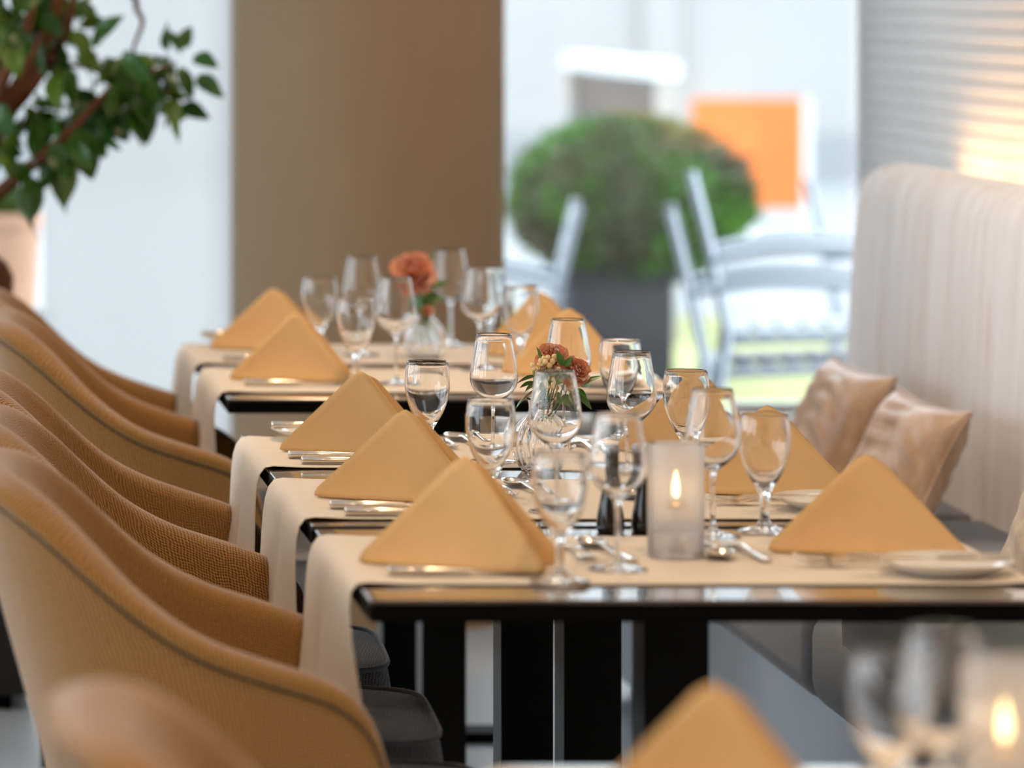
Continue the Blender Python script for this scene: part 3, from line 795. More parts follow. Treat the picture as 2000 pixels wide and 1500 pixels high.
# salt and pepper mills
def mill(x, y, label, first=None):
    if first: o = copy_tree(first); o.location = (x, y, TZ+.0006)
    else:
        o = empty('pepper_mill', (x, y, TZ+.0006))
        bm = bmesh.new(); add_lathe(bm, [(0, 0), (.0165, 0), (.018, .002), (.0182, .010), (.0172, .022), (.0145, .036), (.0118, .050), (.0108, .070), (.0108, .1), (.0112, .103), (0, .103)], 32); finish(bm, 'body', M_mill, o, auto=60)
        bm = bmesh.new(); add_lathe(bm, [(0, .1035), (.0118, .1035), (.0122, .106), (.0120, .111), (.009, .1135), (0, .114)], 32); finish(bm, 'cap', M_alu, o, auto=60)
    tag(o, label, 'shaker', 'black salt and pepper mills'); return o
m0 = mill(.928, 5.625, 'black salt mill with pale cap behind the wine glass, left of the pair')
mill(.974, 5.63, 'black pepper mill with pale cap, half hidden by the frosted candle', m0)

# ------------------------------------------------------------------ plates
bm = bmesh.new(); add_lathe(bm, [(0, .0), (.044, 0), (.046, .002), (.052, .0035), (.064, .009), (.078, .0155), (.0795, .017), (.078, .018), (.064, .0118), (.051, .0062), (.046, .005), (0, .0048)], 56)
pl0 = finish(bm, 'side_plate', M_china, auto=60)
PL = [(1.258, 5.20, 'cream side plate at the right front of the candle table'),
      (1.262, 5.845, 'side plate on the bench side of the nearer middle runner'),
      (1.262, 6.455, 'side plate on the bench side of the farther middle runner'),
      (1.270, 7.68, 'blurred side plate on the bench side, near end of the far table'),
      (.668, 6.765, 'side plate tucked behind the farther chair-side napkin, middle table'),
      (.690, 8.60, 'blurred side plate behind the farthest chair-side napkin')]
for i, (x, y, lab) in enumerate(PL):
    o = pl0 if i == 0 else share(pl0, 'side_plate')
    o.location = (x, y, RZ+.0005); tag(o, lab, 'plate', 'small side plates')

# ------------------------------------------------------------------ cutlery: built along +x, handle end at 0
def flatbar(stations, n=10):
    """stations: (x, halfwidth, z, halfthick)"""
    bm = bmesh.new(); rings = []
    for (x, hw, z, ht) in stations:
        ring = []
        for k in range(n):
            a = 2*PI*k/n; c, s = math.cos(a), math.sin(a)
            ring.append(bm.verts.new((x, hw*math.copysign(abs(c)**.7, c), z+ht*math.copysign(abs(s)**.8, s))))
        rings.append(ring)
    for A, B in zip(rings[:-1], rings[1:]):
        for k in range(n): bm.faces.new((A[k], A[(k+1) % n], B[(k+1) % n], B[k]))
    bm.faces.new(rings[0][::-1]); bm.faces.new(rings[-1])
    return bm
def make_knife(L=.225):
    o = empty('table_knife'); s = L/.225
    finish(flatbar([(0, .0060*s, .0058, .0045), (.002, .0078*s, .0058, .0056), (.05*s, .0085*s, .0056, .0052), (.095*s, .0068*s, .005, .0042), (.1*s, .006*s, .005, .004)]), 'handle', M_steel, o, auto=60)
    finish(flatbar([(.1*s, .0045*s, .005, .0025), (.108*s, .006*s, .0048, .0012), (.13*s, .0098*s, .0045, .0011), (.18*s, .0104*s, .0042, .0009), (.21*s, .0085*s, .004, .0007), (L, .002*s, .004, .0004)]), 'blade', M_steel, o, auto=60)
    return o
def make_fork(L=.20):
    o = empty('table_fork'); s = L/.20
    finish(flatbar([(0, .005*s, .0026, .0018), (.004, .0085*s, .0026, .0021), (.02*s, .0088*s, .0028, .0021), (.07*s, .0046*s, .0050, .0021), (.115*s, .0036*s, .0088, .0022), (.13*s, .006*s, .0086, .0016), (.145*s, .0118*s, .0058, .0012), (.157*s, .0122*s, .0035, .0012)]), 'handle', M_steel, o, auto=60)
    bm = bmesh.new()
    for k in range(4):
        yy = (-.0094+.00627*k)*s
        add_tube(bm, [(.155*s, yy, .0038), (.168*s, yy, .0026), (.183*s, yy*.98, .0040), (.2*s, yy*.95, .0085)], [.0018, .0016, .0014, .0006], 6)
    finish(bm, 'tines', M_steel, o)
    return o
def make_spoon(L=.185):
    o = empty('dessert_spoon'); s = L/.185
    finish(flatbar([(0, .004*s, .0026, .0018), (.004, .0085*s, .0026, .0021), (.02*s, .0088*s, .0028, .0021), (.07*s, .0044*s, .0050, .0021), (.118*s, .0034*s, .0090, .0022), (.129*s, .0055*s, .0090, .0016)]), 'handle', M_steel, o, auto=60)
    bm = bmesh.new(); g = []
    for i in range(11):
        row = []
        for j in range(24):
            a = 2*PI*j/24; r = i/10
            wx = .0315*s; wy = (.0195-.0025*math.cos(a))*s
            row.append(bm.verts.new((.155*s+wx*r*math.cos(a), wy*r*math.sin(a), .0018+.0075*r**2.2)))
        g.append(row)
    for a, b in zip(g[:-1], g[1:]):
        for j in range(24): bm.faces.new((a[j], a[(j+1) % 24], b[(j+1) % 24], b[j]))
    bmesh.ops.remove_doubles(bm, verts=bm.verts, dist=1e-6)
    q = finish(bm, 'spoon_bowl', M_steel, o); md = q.modifiers.new('metal', 'SOLIDIFY'); md.thickness = .0012; md.offset = 1
    return o
protos = {'knife': make_knife(), 'fork': make_fork(), 'spoon': make_spoon(), 'butter': make_knife(.19), 'dfork': make_fork(.17)}
protos['butter'].name = 'butter_knife'; protos['dfork'].name = 'dessert_fork'
used = set()
def put(kind, x, y, ang, label, z=None, pitch=0.0):
    p = protos[kind]
    o = p if kind not in used else copy_tree(p)
    used.add(kind)
    o.location = (x, y, (RZ+.0008) if z is None else z); o.rotation_euler = (0, -math.radians(pitch), math.radians(ang))
    tag(o, label, {'knife': 'knife', 'fork': 'fork', 'spoon': 'spoon', 'butter': 'knife', 'dfork': 'fork'}[kind],
        {'knife': 'table knives', 'fork': 'table forks', 'spoon': 'dessert spoons', 'butter': 'butter knives', 'dfork': 'dessert forks'}[kind])
    return o
# chair side (diners face +x): knife towards the camera
SET_L = [(5.185, .590, 'on the candle table, chair side', 'candle table'), (5.850, .588, 'on the nearer middle runner, chair side', 'nearer middle runner'),
         (6.484, .590, 'on the farther middle runner, chair side', 'farther middle runner'), (7.690, .622, 'on the far table near runner, chair side', 'near runner of the far table'),
         (8.21, .622, 'on the far table back runner, chair side', 'back runner of the far table')]
for i, (y, x, ph, tb) in enumerate(SET_L):
    put('knife', x, y, 0, 'table knife in front of the napkin ' + ph)
    if i in (1, 2): put('knife', x+.012, y-.075, 0, 'second knife along the runner edge ' + ph)
    yc = y+.16
    if i < 3:
        put('spoon', .902, yc-.045, 100, 'dessert spoon between glasses and napkin ' + ph)
        put('dfork', .835, yc+.13, -84, 'dessert fork between glasses and napkin ' + ph)
SET_R = [(5.31, 1.30, 'on the candle table, bench side'), (5.945, 1.31, 'on the nearer middle runner, bench side'), (6.55, 1.31, 'on the farther middle runner, bench side')]
for i, (y, x, ph) in enumerate(SET_R):
    put('fork', x, y, 178, 'table fork at the foot of the napkin ' + ph)
    put('fork', x-.01, y-.042, 182, 'second steel fork nearer the side plate ' + ph)
    put('spoon', 1.022, y+.185, -93, 'dessert spoon between the glasses and the napkin ' + ph)
    put('dfork', 1.066, y-.01, 97, 'dessert fork between the glasses and the napkin ' + ph)
put('butter', 1.325, 5.165, 177, 'butter knife resting across the side plate of the candle table', z=RZ+.0185)
put('butter', 1.325, 5.81, 177, 'butter knife resting across the side plate of the nearer middle runner', z=RZ+.0185)
put('butter', .588, 6.75, 2, 'butter knife sticking out behind the farther chair-side napkin, middle table', z=RZ+.0185)
put('butter', .605, 8.56, 2, 'blurred butter knife sticking out behind the farthest napkin', z=RZ+.0185)

# ------------------------------------------------------------------ vases and flowers
def vase(x, y, label, s=1.0, zb=None):
    o = empty('flower_vase', (x, y, TZ+.0006 if zb is None else zb)); tag(o, label, 'vase', 'ribbed clear glass vases')
    out = [(0, 0), (.024, 0), (.028, .003), (.036, .015), (.042, .032), (.0425, .045), (.038, .060), (.028, .073), (.019, .082), (.0165, .09), (.0175, .100), (.0205, .106)]
    inn = [(.0190, .1062), (.0160, .100), (.0148, .09), (.0170, .083), (.0262, .0735), (.036, .060), (.0404, .045), (.040, .032), (.0342, .016), (.026, .0065), (0, .006)]
    def rib(a, r, z): return .028*math.cos(22*a)*min(1, max(0, (.085-z)/.03)) if z < .085 else 0
    bm = bmesh.new()
    pr = densify(out, 2)+densify(inn, 2)
    no = len(densify(out, 2))
    pr = [(r*s, z*s) for r, z in pr]
    cnt = {'k': 0}
    def rib2(a, r, z): return .03*math.cos(20*a)*min(1, max(0, (.088*s-z)/(.03*s)))*min(1, z/(.006*s))
    # ribbed outside, smooth inside
    n = 120
    rings = []
    for q, (r, z) in enumerate(pr):
        if r < 1e-6: rings.append([bm.verts.new((0, 0, z))]); continue
        rings.append([bm.verts.new((r*(1+(rib2(2*PI*k/n, r, z) if q < no else 0))*math.cos(2*PI*k/n), r*(1+(rib2(2*PI*k/n, r, z) if q < no else 0))*math.sin(2*PI*k/n), z)) for k in range(n)])
    for a, b in zip(rings[:-1], rings[1:]):
        for k in range(n):
            k2 = (k+1) % n
            if len(a) == 1: bm.faces.new((a[0], b[k], b[k2]))
            elif len(b) == 1: bm.faces.new((a[k], a[k2], b[0]))
            else: bm.faces.new((a[k], a[k2], b[k2], b[k]))
    finish(bm, 'glass_body', M_glass, o)
    return o
def petal_mesh(L, W, ruffle, seed):
    rnd = random.Random(seed); bm = bmesh.new(); g = []
    nu, nv = 6, 6
    for i in range(nu+1):
        t = i/nu; row = []
        for j in range(nv+1):
            s_ = -1+2*j/nv
            wdt = W*(.18+.82*t**.8)
            x = L*t*(1-.10*s_*s_*t); y = wdt*s_
            z = L*.22*t*t+ruffle*t*t*math.sin(6.5*s_+seed)*.6+ruffle*.4*rnd.uniform(-1, 1)*t
            if i == nu: x += L*.07*math.sin(17*s_+seed)
            row.append(bm.verts.new((x, y, z)))
        g.append(row)
    for a, b in zip(g[:-1], g[1:]):
        for j in range(nv): bm.faces.new((a[j], a[j+1], b[j+1], b[j]))
    me = bpy.data.meshes.new('petal'); bm.to_mesh(me); bm.free()
    for p in me.polygons: p.use_smooth = True
    return me
PET = [petal_mesh(1.0, .42, .16, k) for k in range(4)]
for k, p in enumerate(PET): p.materials.append(M_coral if k % 2 == 0 else M_coral2)
def carnation(head, root, R, label, seed, tilt=(0, 0)):
    """root = point in the vase neck, head = flower centre (world)"""
    rnd = random.Random(seed); head, root = Vector(head), Vector(root)
    o = empty('carnation', root); tag(o, label, 'flower')
    mid = (head+root)/2+Vector((.004, 0, .006))
    bm = bmesh.new(); add_tube(bm, catmull([(0, 0, 0), mid-root, head-root-(head-mid).normalized()*R*.5], 5), .0016, 7); finish(bm, 'stem', M_stem, o)
    hd = empty('flower_head', head-root); hd.parent = o; hd.rotation_euler = (tilt[0], tilt[1], 0)
    bm = bmesh.new(); add_lathe(bm, [(0, -.55*R), (.16*R, -.5*R), (.22*R, -.25*R), (.26*R, -.0*R), (0, .02*R)], 12); finish(bm, 'calyx', M_stem, hd)
    layers = [(11, 5, 1.0), (10, 26, .98), (9, 46, .9), (7, 64, .82), (5, 80, .72)]
    for li, (cnt, el, sc_) in enumerate(layers):
        for k in range(cnt):
            q = bpy.data.objects.new('petal', PET[rnd.randrange(4)]); link(q, hd)
            q.location = (0, 0, -.12*R+.05*R*li)
            q.scale = [R*sc_*rnd.uniform(.9, 1.06)]*3
            q.rotation_euler = Matrix.Rotation(2*PI*(k+rnd.uniform(-.2, .2)+.5*(li % 2))/cnt, 4, 'Z').to_euler()
            m4 = Matrix.Rotation(2*PI*(k+rnd.uniform(-.2, .2)+.5*(li % 2))/cnt, 4, 'Z') @ Matrix.Rotation(-math.radians(el+rnd.uniform(-8, 8)), 4, 'Y') @ Matrix.Rotation(rnd.uniform(-.3, .3), 4, 'X')
            q.rotation_euler = m4.to_euler()
    return o
def leaf_mesh(L, W, name, m, droop=.18, cup=.12, wav=0.0):
    bm = bmesh.new(); g = []; nu, nv = 10, 4
    for i in range(nu+1):
        t = i/nu; row = []
        for j in range(nv+1):
            s_ = -1+2*j/nv
            wdt = W*math.sin(PI*min(1, t**.85))**.8*(1-.15*t)
            row.append(bm.verts.new((L*t, wdt*s_, -droop*L*t*t+cup*W*abs(s_)**1.5*2*math.sin(PI*t)+wav*math.sin(9*t+2*s_)*W)))
        g.append(row)
    for a, b in zip(g[:-1], g[1:]):
        for j in range(nv): bm.faces.new((a[j], a[j+1], b[j+1], b[j]))
    bmesh.ops.remove_doubles(bm, verts=bm.verts, dist=1e-5)
    me = bpy.data.meshes.new(name); bm.to_mesh(me); bm.free(); me.materials.append(m)
    for p in me.polygons: p.use_smooth = True
    return me
LM = leaf_mesh(1.0, .17, 'leaf', M_sprig)
LMB = leaf_mesh(1.0, .30, 'leaf', M_sprig)
def orient(d, roll=0.0):
    d = Vector(d).normalized(); q = d.to_track_quat('X', 'Z'); return (q.to_matrix().to_4x4() @ Matrix.Rotation(roll, 4, 'X')).to_euler()
def sprig(root, leaves, label, stem_to):
    """leaves: (base point, tip point, broad?) in world"""
    root = Vector(root); o = empty('leaf_sprig', root); tag(o, label, 'foliage sprig')
    bm = bmesh.new(); add_tube(bm, catmull([(0, 0, 0), (Vector(stem_to)-root)*.55+Vector((0, 0, .004)), Vector(stem_to)-root], 4), .0012, 6); finish(bm, 'stem', M_stem, o)
    for (b, t, br) in leaves:
        b, t = Vector(b), Vector(t); L = (t-b).length
        q = bpy.data.objects.new('leaf', LMB if br else LM); link(q, o); q.location = b-root; q.scale = (L, L, L); q.rotation_euler = orient(t-b, random.uniform(-.5, .5)+.9)
    return o
VY = 6.35
vx = .945
vase(vx, VY, 'ribbed clear glass vase with coral flowers on the middle table', 1.0)
neck = Vector((vx, VY, TZ+.098))
c1 = px(1078, 702, VY+.01); c2 = px(1120, 728, VY-.01)
carnation(c1, neck+Vector((-.004, .004, -.03)), .025, 'left coral carnation head in the ribbed vase, above the cream buds', 11, (.75, -.25))
carnation(c2, neck+Vector((.006, -.002, -.03)), .025, 'right coral carnation head in the ribbed vase, beside the large leaves', 12, (.9, .55))
P = lambda x, y, d=0: px(x, y, VY+d)
sprig(neck+Vector((-.008, 0, -.04)), [(P(1046, 735, -.01), P(1003, 743, -.03), 0), (P(1045, 745, -.01), P(1016, 752, .01), 0), (P(1044, 752, 0), P(1017, 762, -.03), 0), (P(1050, 762, 0), P(1002, 788, -.02), 1), (P(1055, 770, -.02), P(1030, 775, -.05), 1), (P(1060, 760, .02), P(1040, 750, .06), 1)], 'pointed green leaves hanging left out of the ribbed vase', P(1052, 755))
sprig(neck+Vector((.008, 0, -.04)), [(P(1128, 755, -.01), P(1175, 727, -.01), 0), (P(1126, 752, -.01), P(1160, 742, .03), 0), (P(1128, 758, 0), P(1146, 775, -.02), 0), (P(1125, 765, 0), P(1158, 797, -.01), 0), (P(1105, 770, -.02), P(1122, 790, -.05), 1), (P(1110, 765, .02), P(1128, 760, .07), 1)], 'pointed green leaves reaching right out of the ribbed vase', P(1118, 760))
sprig(neck+Vector((0, .006, -.04)), [(P(1098, 715, -.03), P(1090, 684, -.03), 1), (P(1104, 716, -.03), P(1117, 696, -.03), 1), (P(1102, 715, -.03), P(1097, 690, -.025), 1), (P(1056, 702, .0), P(1051, 676, .0), 0), (P(1075, 760, -.03), P(1065, 785, -.05), 1), (P(1090, 765, -.03), P(1098, 790, -.05), 1), (P(1080, 745, -.035), P(1060, 735, -.05), 1), (P(1085, 750, -.035), P(1105, 742, -.05), 1)], 'broad green leaves standing up between the coral flowers', P(1098, 722, -.02))
# cream bud sprig
root = neck+Vector((-.004, -.004, -.04)); bo = empty('bud_sprig', root); tag(bo, 'cluster of cream buds in front of the left coral carnation', 'flower')
buds = [(1062, 700), (1070, 698), (1083, 697), (1056, 705), (1065, 707), (1079, 706), (1061, 711), (1073, 714), (1043, 720), (1050, 725), (1040, 714), (1052, 713), (1083, 731), (1073, 726), (1068, 734), (1091, 722), (1047, 729), (1078, 755), (1090, 757), (1066, 755), (1100, 738), (1093, 745)]
bm = bmesh.new(); bmesh.ops.create_icosphere(bm, subdivisions=2, radius=1)
for v in bm.verts: v.co *= 1+.12*random.uniform(-1, 1)
b0 = finish(bm, 'bud', M_berry, bo)
tips = []
for k, (bx, by) in enumerate(buds):
    q = b0 if k == 0 else share(b0, 'bud', bo)
    p = px(bx, by, VY-.03+.012*random.uniform(-1, 1)); q.location = p-root; q.scale = [.0040*random.uniform(.8, 1.15)]*3; tips.append(p-root)
bm = bmesh.new()
for t in tips: add_tube(bm, [(0, 0, 0), Vector((0, -.006, .030)), t*.7+Vector((0, 0, -.004)), t], .0006, 5)
finish(bm, 'stalks', M_stem, bo)
# far vase with one large carnation
VY2 = 8.26; v2x = (830-X0)*VY2/F
vase(v2x, VY2, 'blurred ribbed vase holding the large coral carnation, far table', .95)
neck2 = Vector((v2x, VY2, TZ+.095))
c3 = px(806, 541, VY2-.01)
carnation(c3, neck2+Vector((0, 0, -.03)), .047, 'large blurred coral carnation above the far table', 21, (.9, -.05))
P2 = lambda x, y, d=0: px(x, y, VY2+d)
sprig(neck2+Vector((.004, .004, -.03)), [(P2(828, 540, .02), P2(842, 488, .02), 0), (P2(832, 560, .01), P2(872, 548, .01), 1), (P2(830, 575, 0), P2(866, 585, -.02), 1), (P2(820, 585, -.02), P2(850, 600, -.03), 1), (P2(818, 585, -.02), P2(835, 628, -.03), 1), (P2(815, 575, -.02), P2(822, 610, -.04), 1)], 'green leaves below the large carnation on the far table', P2(826, 570))
carnation(px(832, 608, VY2-.03), neck2+Vector((.003, -.003, -.03)), .013, 'small orange bud flower under the large carnation', 23, (1.0, .2))

# ------------------------------------------------------------------ indoor tree on the left
TY = 8.95
tr = empty('indoor_tree', (-.12, TY+.05, 0)); tag(tr, 'leafy indoor tree with dark glossy leaves and bare brown limbs', 'tree')
org = Vector((-.12, TY+.05, 0))
Q = lambda x, y, d=0: px(x, y, TY+d)
def limb(name, pts, r0, r1):
    c = catmull([p-org for p in pts], 6); n = len(c)
    bm = bmesh.new(); add_tube(bm, c, [r0+(r1-r0)*i/(n-1) for i in range(n)], 10); return finish(bm, name, M_bark, tr)
fork = Q(-60, 420)
limb('trunk', [org+Vector((0, 0, .40)), Q(-18, 600, .03), Q(-40, 500, 0), fork], .035, .026)
LIMBS = [('branch', [fork, Q(0, 375), Q(45, 335, -.02), Q(92, 300, -.04), Q(150, 243, -.06), Q(200, 190, -.08), Q(240, 160, -.1), Q(330, 130, -.1)], .018, .004),
         ('branch', [fork, Q(-20, 300, .02), Q(10, 215, 0), Q(45, 150, -.02), Q(85, 80, -.02), Q(115, 0, -.04), Q(130, -70, -.04)], .022, .012),
         ('branch', [Q(-10, 250, .05), Q(40, 195, .03), Q(75, 150, .03), Q(115, 90, .05), Q(140, 20, .05), Q(150, -60, .05)], .015, .009),
         ('branch', [Q(-15, 215, -.03), Q(15, 135, -.05), Q(40, 95, -.06), Q(60, 20, -.06), Q(75, -40, -.05)], .015, .009),
         ('branch', [Q(130, -40, .02), Q(250, -15, .02), Q(268, 20, .02), Q(278, 45, .02), Q(262, 92, .0), Q(262, 130, -.02)], .008, .003),
         ('branch', [Q(200, 190, -.08), Q(270, 190, -.05), Q(340, 175, -.03), Q(375, 150, -.03)], .005, .002),
         ('branch', [Q(85, 110, 0), Q(150, 130, .06), Q(220, 120, .09), Q(300, 110, .06)], .006, .002)]
for nm, pts, a, b in LIMBS: limb(nm, pts, a, b)
LEAF_A = leaf_mesh(1.0, .25, 'leaf', M_leaf, .25, .15, .06); LEAF_B = leaf_mesh(1.0, .27, 'leaf', M_leaf2, .2, .12, .06)
hand = [  # base px -> tip px, light?
    (322, 60, 352, 90, 0), (345, 95, 372, 62, 0), (330, 100, 318, 55, 0), (378, 110, 408, 118, 0), (385, 148, 418, 172, 0), (352, 200, 338, 262, 1), (355, 205, 390, 220, 0),
    (330, 110, 320, 165, 0), (350, 130, 372, 178, 0), (345, 120, 310, 175, 0), (262, 150, 218, 205, 0), (272, 185, 255, 268, 0), (290, 190, 282, 262, 0), (262, 175, 300, 235, 0), (240, 165, 225, 195, 1),
    (280, 160, 320, 210, 0), (300, 140, 345, 165, 0), (240, 100, 280, 150, 0), (200, 215, 226, 265, 0), (180, 230, 192, 290, 1), (190, 225, 210, 280, 0), (165, 240, 150, 300, 0), (150, 250, 175, 330, 0),
    (120, 290, 110, 388, 1), (118, 290, 140, 380, 1), (108, 295, 90, 350, 0), (60, 340, 45, 438, 0), (62, 345, 75, 420, 0), (40, 350, 30, 410, 0), (140, 250, 110, 310, 0), (90, 230, 70, 290, 0), (60, 230, 50, 300, 0),
    (30, 260, 10, 330, 1), (0, 200, 20, 270, 0), (70, 180, 85, 240, 1), (110, 130, 105, 190, 1), (130, 130, 150, 190, 0), (150, 140, 130, 190, 0), (150, 90, 190, 130, 1), (180, 90, 215, 40, 0), (140, 60, 175, 100, 1), (150, 40, 165, 0, 1),
    (190, 30, 150, 10, 0), (205, 40, 165, 45, 1), (60, 60, 20, 90, 0), (45, 30, 10, 60, 0), (30, 20, 70, -10, 0), (50, 10, 20, -30, 0), (10, 110, -20, 160, 0), (80, 20, 110, 60, 0), (20, 50, 50, 90, 0), (15, 75, 30, 130, 1),
    (95, 15, 60, 40, 0), (250, 110, 215, 150, 0), (205, 120, 235, 160, 0), (230, 140, 260, 200, 0), (300, 110, 330, 140, 0), (310, 160, 300, 220, 0), (120, 200, 100, 250, 0), (20, 320, 60, 350, 0), (0, 290, 40, 300, 0), (170, 205, 200, 240, 0),
    (150, 270, 120, 320, 0), (130, 275, 165, 310, 0), (100, 280, 130, 330, 0), (220, 200, 240, 250, 0), (0, 30, -30, 80, 0), (270, 130, 305, 185, 0), (255, 140, 240, 190, 0)]
k = 0
for (bx, by, tx, ty, lt) in hand:
    d = random.uniform(-.12, .06)
    b = Q(bx, by, d); t = Q(tx, ty, d+random.uniform(-.06, .03)); L = (t-b).length*1.3
    q = bpy.data.objects.new('leaf', LEAF_B if lt else LEAF_A); link(q, tr); q.location = b-org; q.scale = (L, L*random.uniform(.95, 1.25), L); q.rotation_euler = orient(t-b, random.uniform(-.6, .6)+1.2)
for _ in range(190):
    if _ < 85: bx, by = random.uniform(-60, 120), random.uniform(-40, 120)*(1 if _ % 2 else .7)
    elif _ < 150: bx, by = random.uniform(120, 330), random.uniform(110, 215)
    else: bx, by = random.uniform(-60, 170), random.uniform(200, 300)
    d = random.uniform(-.05, .25); a = random.uniform(-2.6, .0); Lp = random.uniform(38, 66)
    b = Q(bx, by, d); t = Q(bx+Lp*math.cos(a)*.8, by-Lp*math.sin(a), d+random.uniform(-.05, .05)); L = (t-b).length*1.25
    q = bpy.data.objects.new('leaf', LEAF_B if random.random() < .25 else LEAF_A); link(q, tr); q.location = b-org; q.scale = (L, L, L); q.rotation_euler = orient(t-b, random.uniform(-.8, .8)+1.2)
# its planter
pt = empty('tree_planter', (-.12, TY+.05, 0)); tag(pt, 'dark square planter under the indoor tree, beside the armchairs', 'planter')
bm = bmesh.new(); add_box(bm, -.40, .40, -.30, .30, .03, .40, .008, 2); finish(bm, 'planter_box', M_darkpot, pt, auto=40)
bm = bmesh.new(); add_box(bm, -.36, .36, -.27, .27, 0, .03); finish(bm, 'plinth', M_black, pt, smooth=False)
bm = bmesh.new(); add_box(bm, -.37, .37, -.27, .27, .395, .405); finish(bm, 'soil', M_soil, pt, smooth=False)

# ------------------------------------------------------------------ outside: terrace
tag(box('ground_terrace', M_pave, -30, 40, BY+.14, 70, -0.12, -0.02), 'pale paved terrace outside the windows', kind='structure')
tag(box('ground_lawn', M_grass, 2.2, 12, 15.2, 19.5, -0.02, -0.012), 'yellow green strip of lawn beyond the terrace chairs', kind='structure')
fb = empty('far_building', (4, 34, -.02)); tag(fb, 'pale building front across the terrace, almost white with haze', 'building')
bm = bmesh.new(); add_box(bm, -30, 30, 0, 4, 0, 6.0); finish(bm, 'facade', M_facade, fb, smooth=False)
bm = bmesh.new(); add_box(bm, -30, 30, -.15, 0.0, 0, .35); finish(bm, 'base_course', M_pave, fb, smooth=False)
for kx in range(-14, 15, 2):
    box('pilaster', M_facade, kx*1.0-.15, kx*1.0+.15, -.08, 0, .35, 6.0, fb)

# clipped box ball in a planter
BYY = 16.0; bc = px(1230, 392, BYY)
tb = empty('box_ball_planter', (bc.x-.06, BYY, -.02)); tag(tb, 'dark square planter under the clipped box ball on the terrace', 'planter')
bm = bmesh.new(); add_box(bm, -.19, .19, -.19, .19, 0, .44, .01, 2); finish(bm, 'planter_box', M_outpot, tb, auto=40)
bm = bmesh.new(); add_box(bm, -.205, .205, -.205, .205, .40, .455, .008, 2); finish(bm, 'rim', M_outpot, tb, auto=40)
bb = empty('clipped_box_ball', (bc.x, BYY, .43)); tag(bb, 'round clipped green box bush on the terrace', 'bush')
borg = Vector((bc.x, BYY, .43)); Rb = .445
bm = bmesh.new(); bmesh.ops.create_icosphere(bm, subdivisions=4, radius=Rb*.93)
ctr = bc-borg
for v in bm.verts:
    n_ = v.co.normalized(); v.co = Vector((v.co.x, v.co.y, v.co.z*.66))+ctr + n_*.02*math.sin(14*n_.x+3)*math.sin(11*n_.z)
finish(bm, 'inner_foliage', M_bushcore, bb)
bm = bmesh.new()
for _ in range(5200):
    z = random.uniform(-1, 1); a = random.uniform(0, 2*PI); r = math.sqrt(1-z*z)
    n_ = Vector((r*math.cos(a), r*math.sin(a), z)); rad = Rb*random.uniform(.90, 1.03)
    p = Vector((n_.x*rad, n_.y*rad, n_.z*rad*.68))+ctr
    t1 = n_.cross(Vector((random.uniform(-1, 1), random.uniform(-1, 1), random.uniform(-1, 1)))).normalized()
    up_ = (n_*.8+Vector((random.uniform(-.6, .6), random.uniform(-.6, .6), random.uniform(-.2, .7)))).normalized()
    L = random.uniform(.022, .036)
    a0 = bm.verts.new(p-t1*L*.35); a1 = bm.verts.new(p+t1*L*.35); a2 = bm.verts.new(p+up_*L*1.3)
    bm.faces.new((a0, a1, a2))
lf = finish(bm, 'box_leaves', M_boxleaf, bb, smooth=False); lf['kind'] = 'stuff'
bm = bmesh.new(); add_tube(bm, [(0, 0, .0), (0, 0, .12)], .03, 8); finish(bm, 'trunk', M_bark, bb)

# aluminium terrace chairs; local: faces +x, origin at floor under the seat centre
def terrace_chair():
    o = empty('terrace_chair')
    for s in (-1, 1):
        y = .25*s
        tube('back_post', M_alu, [(-.33, y, .86), (-.29, y, .70), (-.235, y, .44), (-.30, y, 0)], .016, o, 10)
        tube('front_leg', M_alu, [(.24, y, .0), (.22, y, .63), (.17, y, .66)], .015, o, 10)
        bm = bmesh.new(); add_tube(bm, catmull([(-.285, y, .64), (-.1, y, .675), (.08, y, .675), (.24, y, .655)], 5), .017, 10); finish(bm, 'armrest', M_alu, o)
        tube('seat_rail', M_alu, [(-.235, y*.93, .42), (.22, y*.93, .445)], .013, o, 8)
    for k in range(5):
        z = .50+.075*k; x = interp([(.44, -.235), (.70, -.29), (.86, -.33)], z)
        box('back_slat', M_alu, x-.006, x+.006, -.24, .24, z-.028, z+.028, o, bev=.003, seg=1)
    for k in range(7):
        x = -.20+.066*k
        box('seat_slat', M_alu, x-.028, x+.028, -.235, .235, .434+.003*k, .446+.003*k, o, bev=.002, seg=1)
    return o
ch0 = terrace_chair()
def tchair(x, y, z, rz, label, first=False, group=None):
    o = ch0 if first else copy_tree(ch0)
    o.location = (x, y, z); o.rotation_euler = (0, 0, math.radians(rz)); tag(o, label, 'chair', group or 'aluminium terrace chairs'); return o
tchair(2.48, 12.0, -.02, -10, 'lowest aluminium chair of the stack outside the window', True)
tchair(2.54, 12.0, .07, -10, 'top aluminium chair of the stack outside the window')
tchair(3.20, 13.6, -.02, -11, 'aluminium terrace chair right of the stack, behind the bench end')
tchair(1.62, 12.4, -.02, 172, 'aluminium terrace chair beside the column, turned to the left')
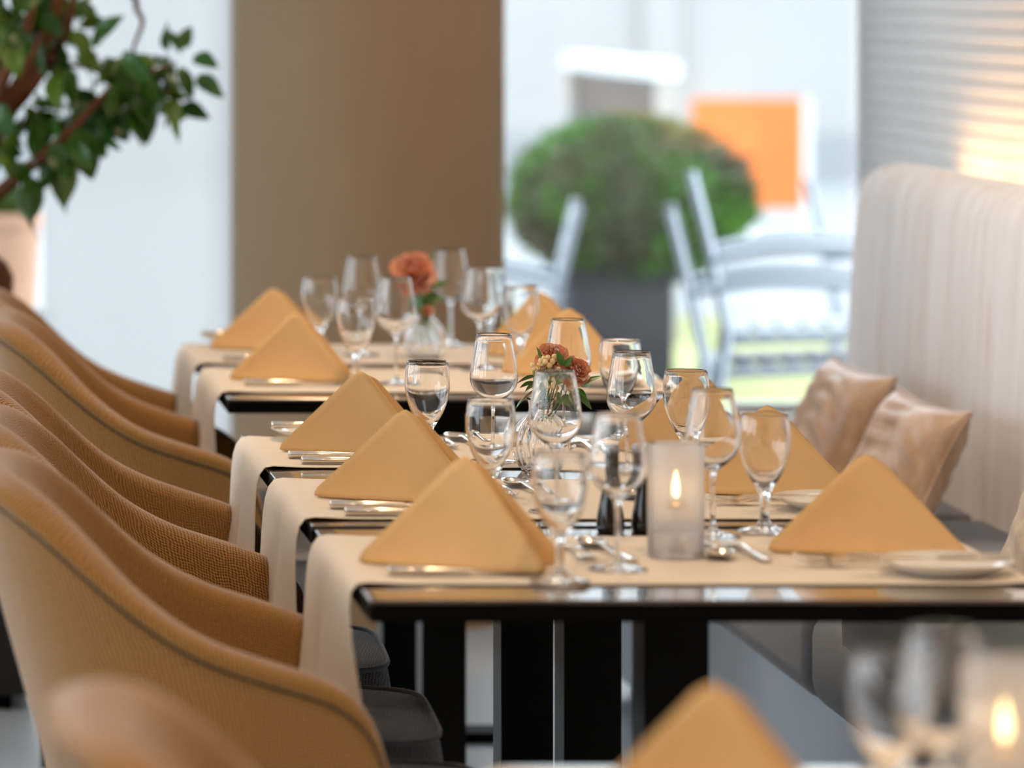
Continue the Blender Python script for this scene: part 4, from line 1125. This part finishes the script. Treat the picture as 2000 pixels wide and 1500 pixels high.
tchair(1.62, 14.2, -.02, 185, 'aluminium terrace chair farther back beside the column')

# glass wind screen with white rails
ws = empty('wind_screen', (3.2, 18.0, -.02)); tag(ws, 'white framed glass wind screen behind the box ball', 'screen')
for yy in (0, 2.4): box('post', M_facade, -.04, .04, yy-.04, yy+.04, 0, 1.10, ws)
box('top_rail', M_frame, -.05, .05, -.05, 2.45, 1.10, 1.17, ws); box('bottom_rail', M_white, -.03, .03, 0.04, 2.36, .12, .17, ws)
box('glass_panel', M_pane, -.004, .004, .04, 2.36, .17, 1.10, ws)
# orange board
SY = 24.0; p0, p1 = px(1352, 408, SY), px(1568, 192, SY)
sg = empty('orange_signboard', ((p0.x+p1.x)/2, SY, -.02)); tag(sg, 'orange signboard in a white frame across the terrace', 'sign')
hw = (p1.x-p0.x)/2
box('sign_panel', M_orange, -hw, hw, -.02, .02, p0.z+.02, p1.z+.02, sg)
box('back_post', M_white, -.05, .05, .02, .06, 0, p1.z-.1, sg); box('frame_post', M_frame, hw, hw+.035, -.03, .03, 0, p1.z+.02, sg)
# terracotta pot with a plant, outside the left window
tp = px(45, 560, 12.6)
tpo = empty('terracotta_pot', (tp.x-.05, 12.6, .53)); tag(tpo, 'pale terracotta pot seen through the window at the left edge', 'pot')
bm = bmesh.new(); add_lathe(bm, [(0, 0), (.085, 0), (.1, .23), (.108, .235), (.108, .27), (.098, .27), (.095, .24), (0, .24)], 32); finish(bm, 'pot_body', M_pot, tpo, auto=50)
for k in range(14):
    q = bpy.data.objects.new('leaf', LEAF_A); link(q, tpo); q.location = (random.uniform(-.05, .05), random.uniform(-.05, .05), .24); a = random.uniform(0, 6.28); q.scale = [.16]*3; q.rotation_euler = orient((math.cos(a)*.6, math.sin(a)*.6, 1), 0)
st = empty('plant_stand', (tp.x-.05, 12.6, -.02)); tag(st, 'low pale block carrying the terracotta pot outside', 'stand')
bm = bmesh.new(); add_box(bm, -.14, .14, -.14, .14, 0, .549, .006, 2); finish(bm, 'block', M_facade, st, auto=40)
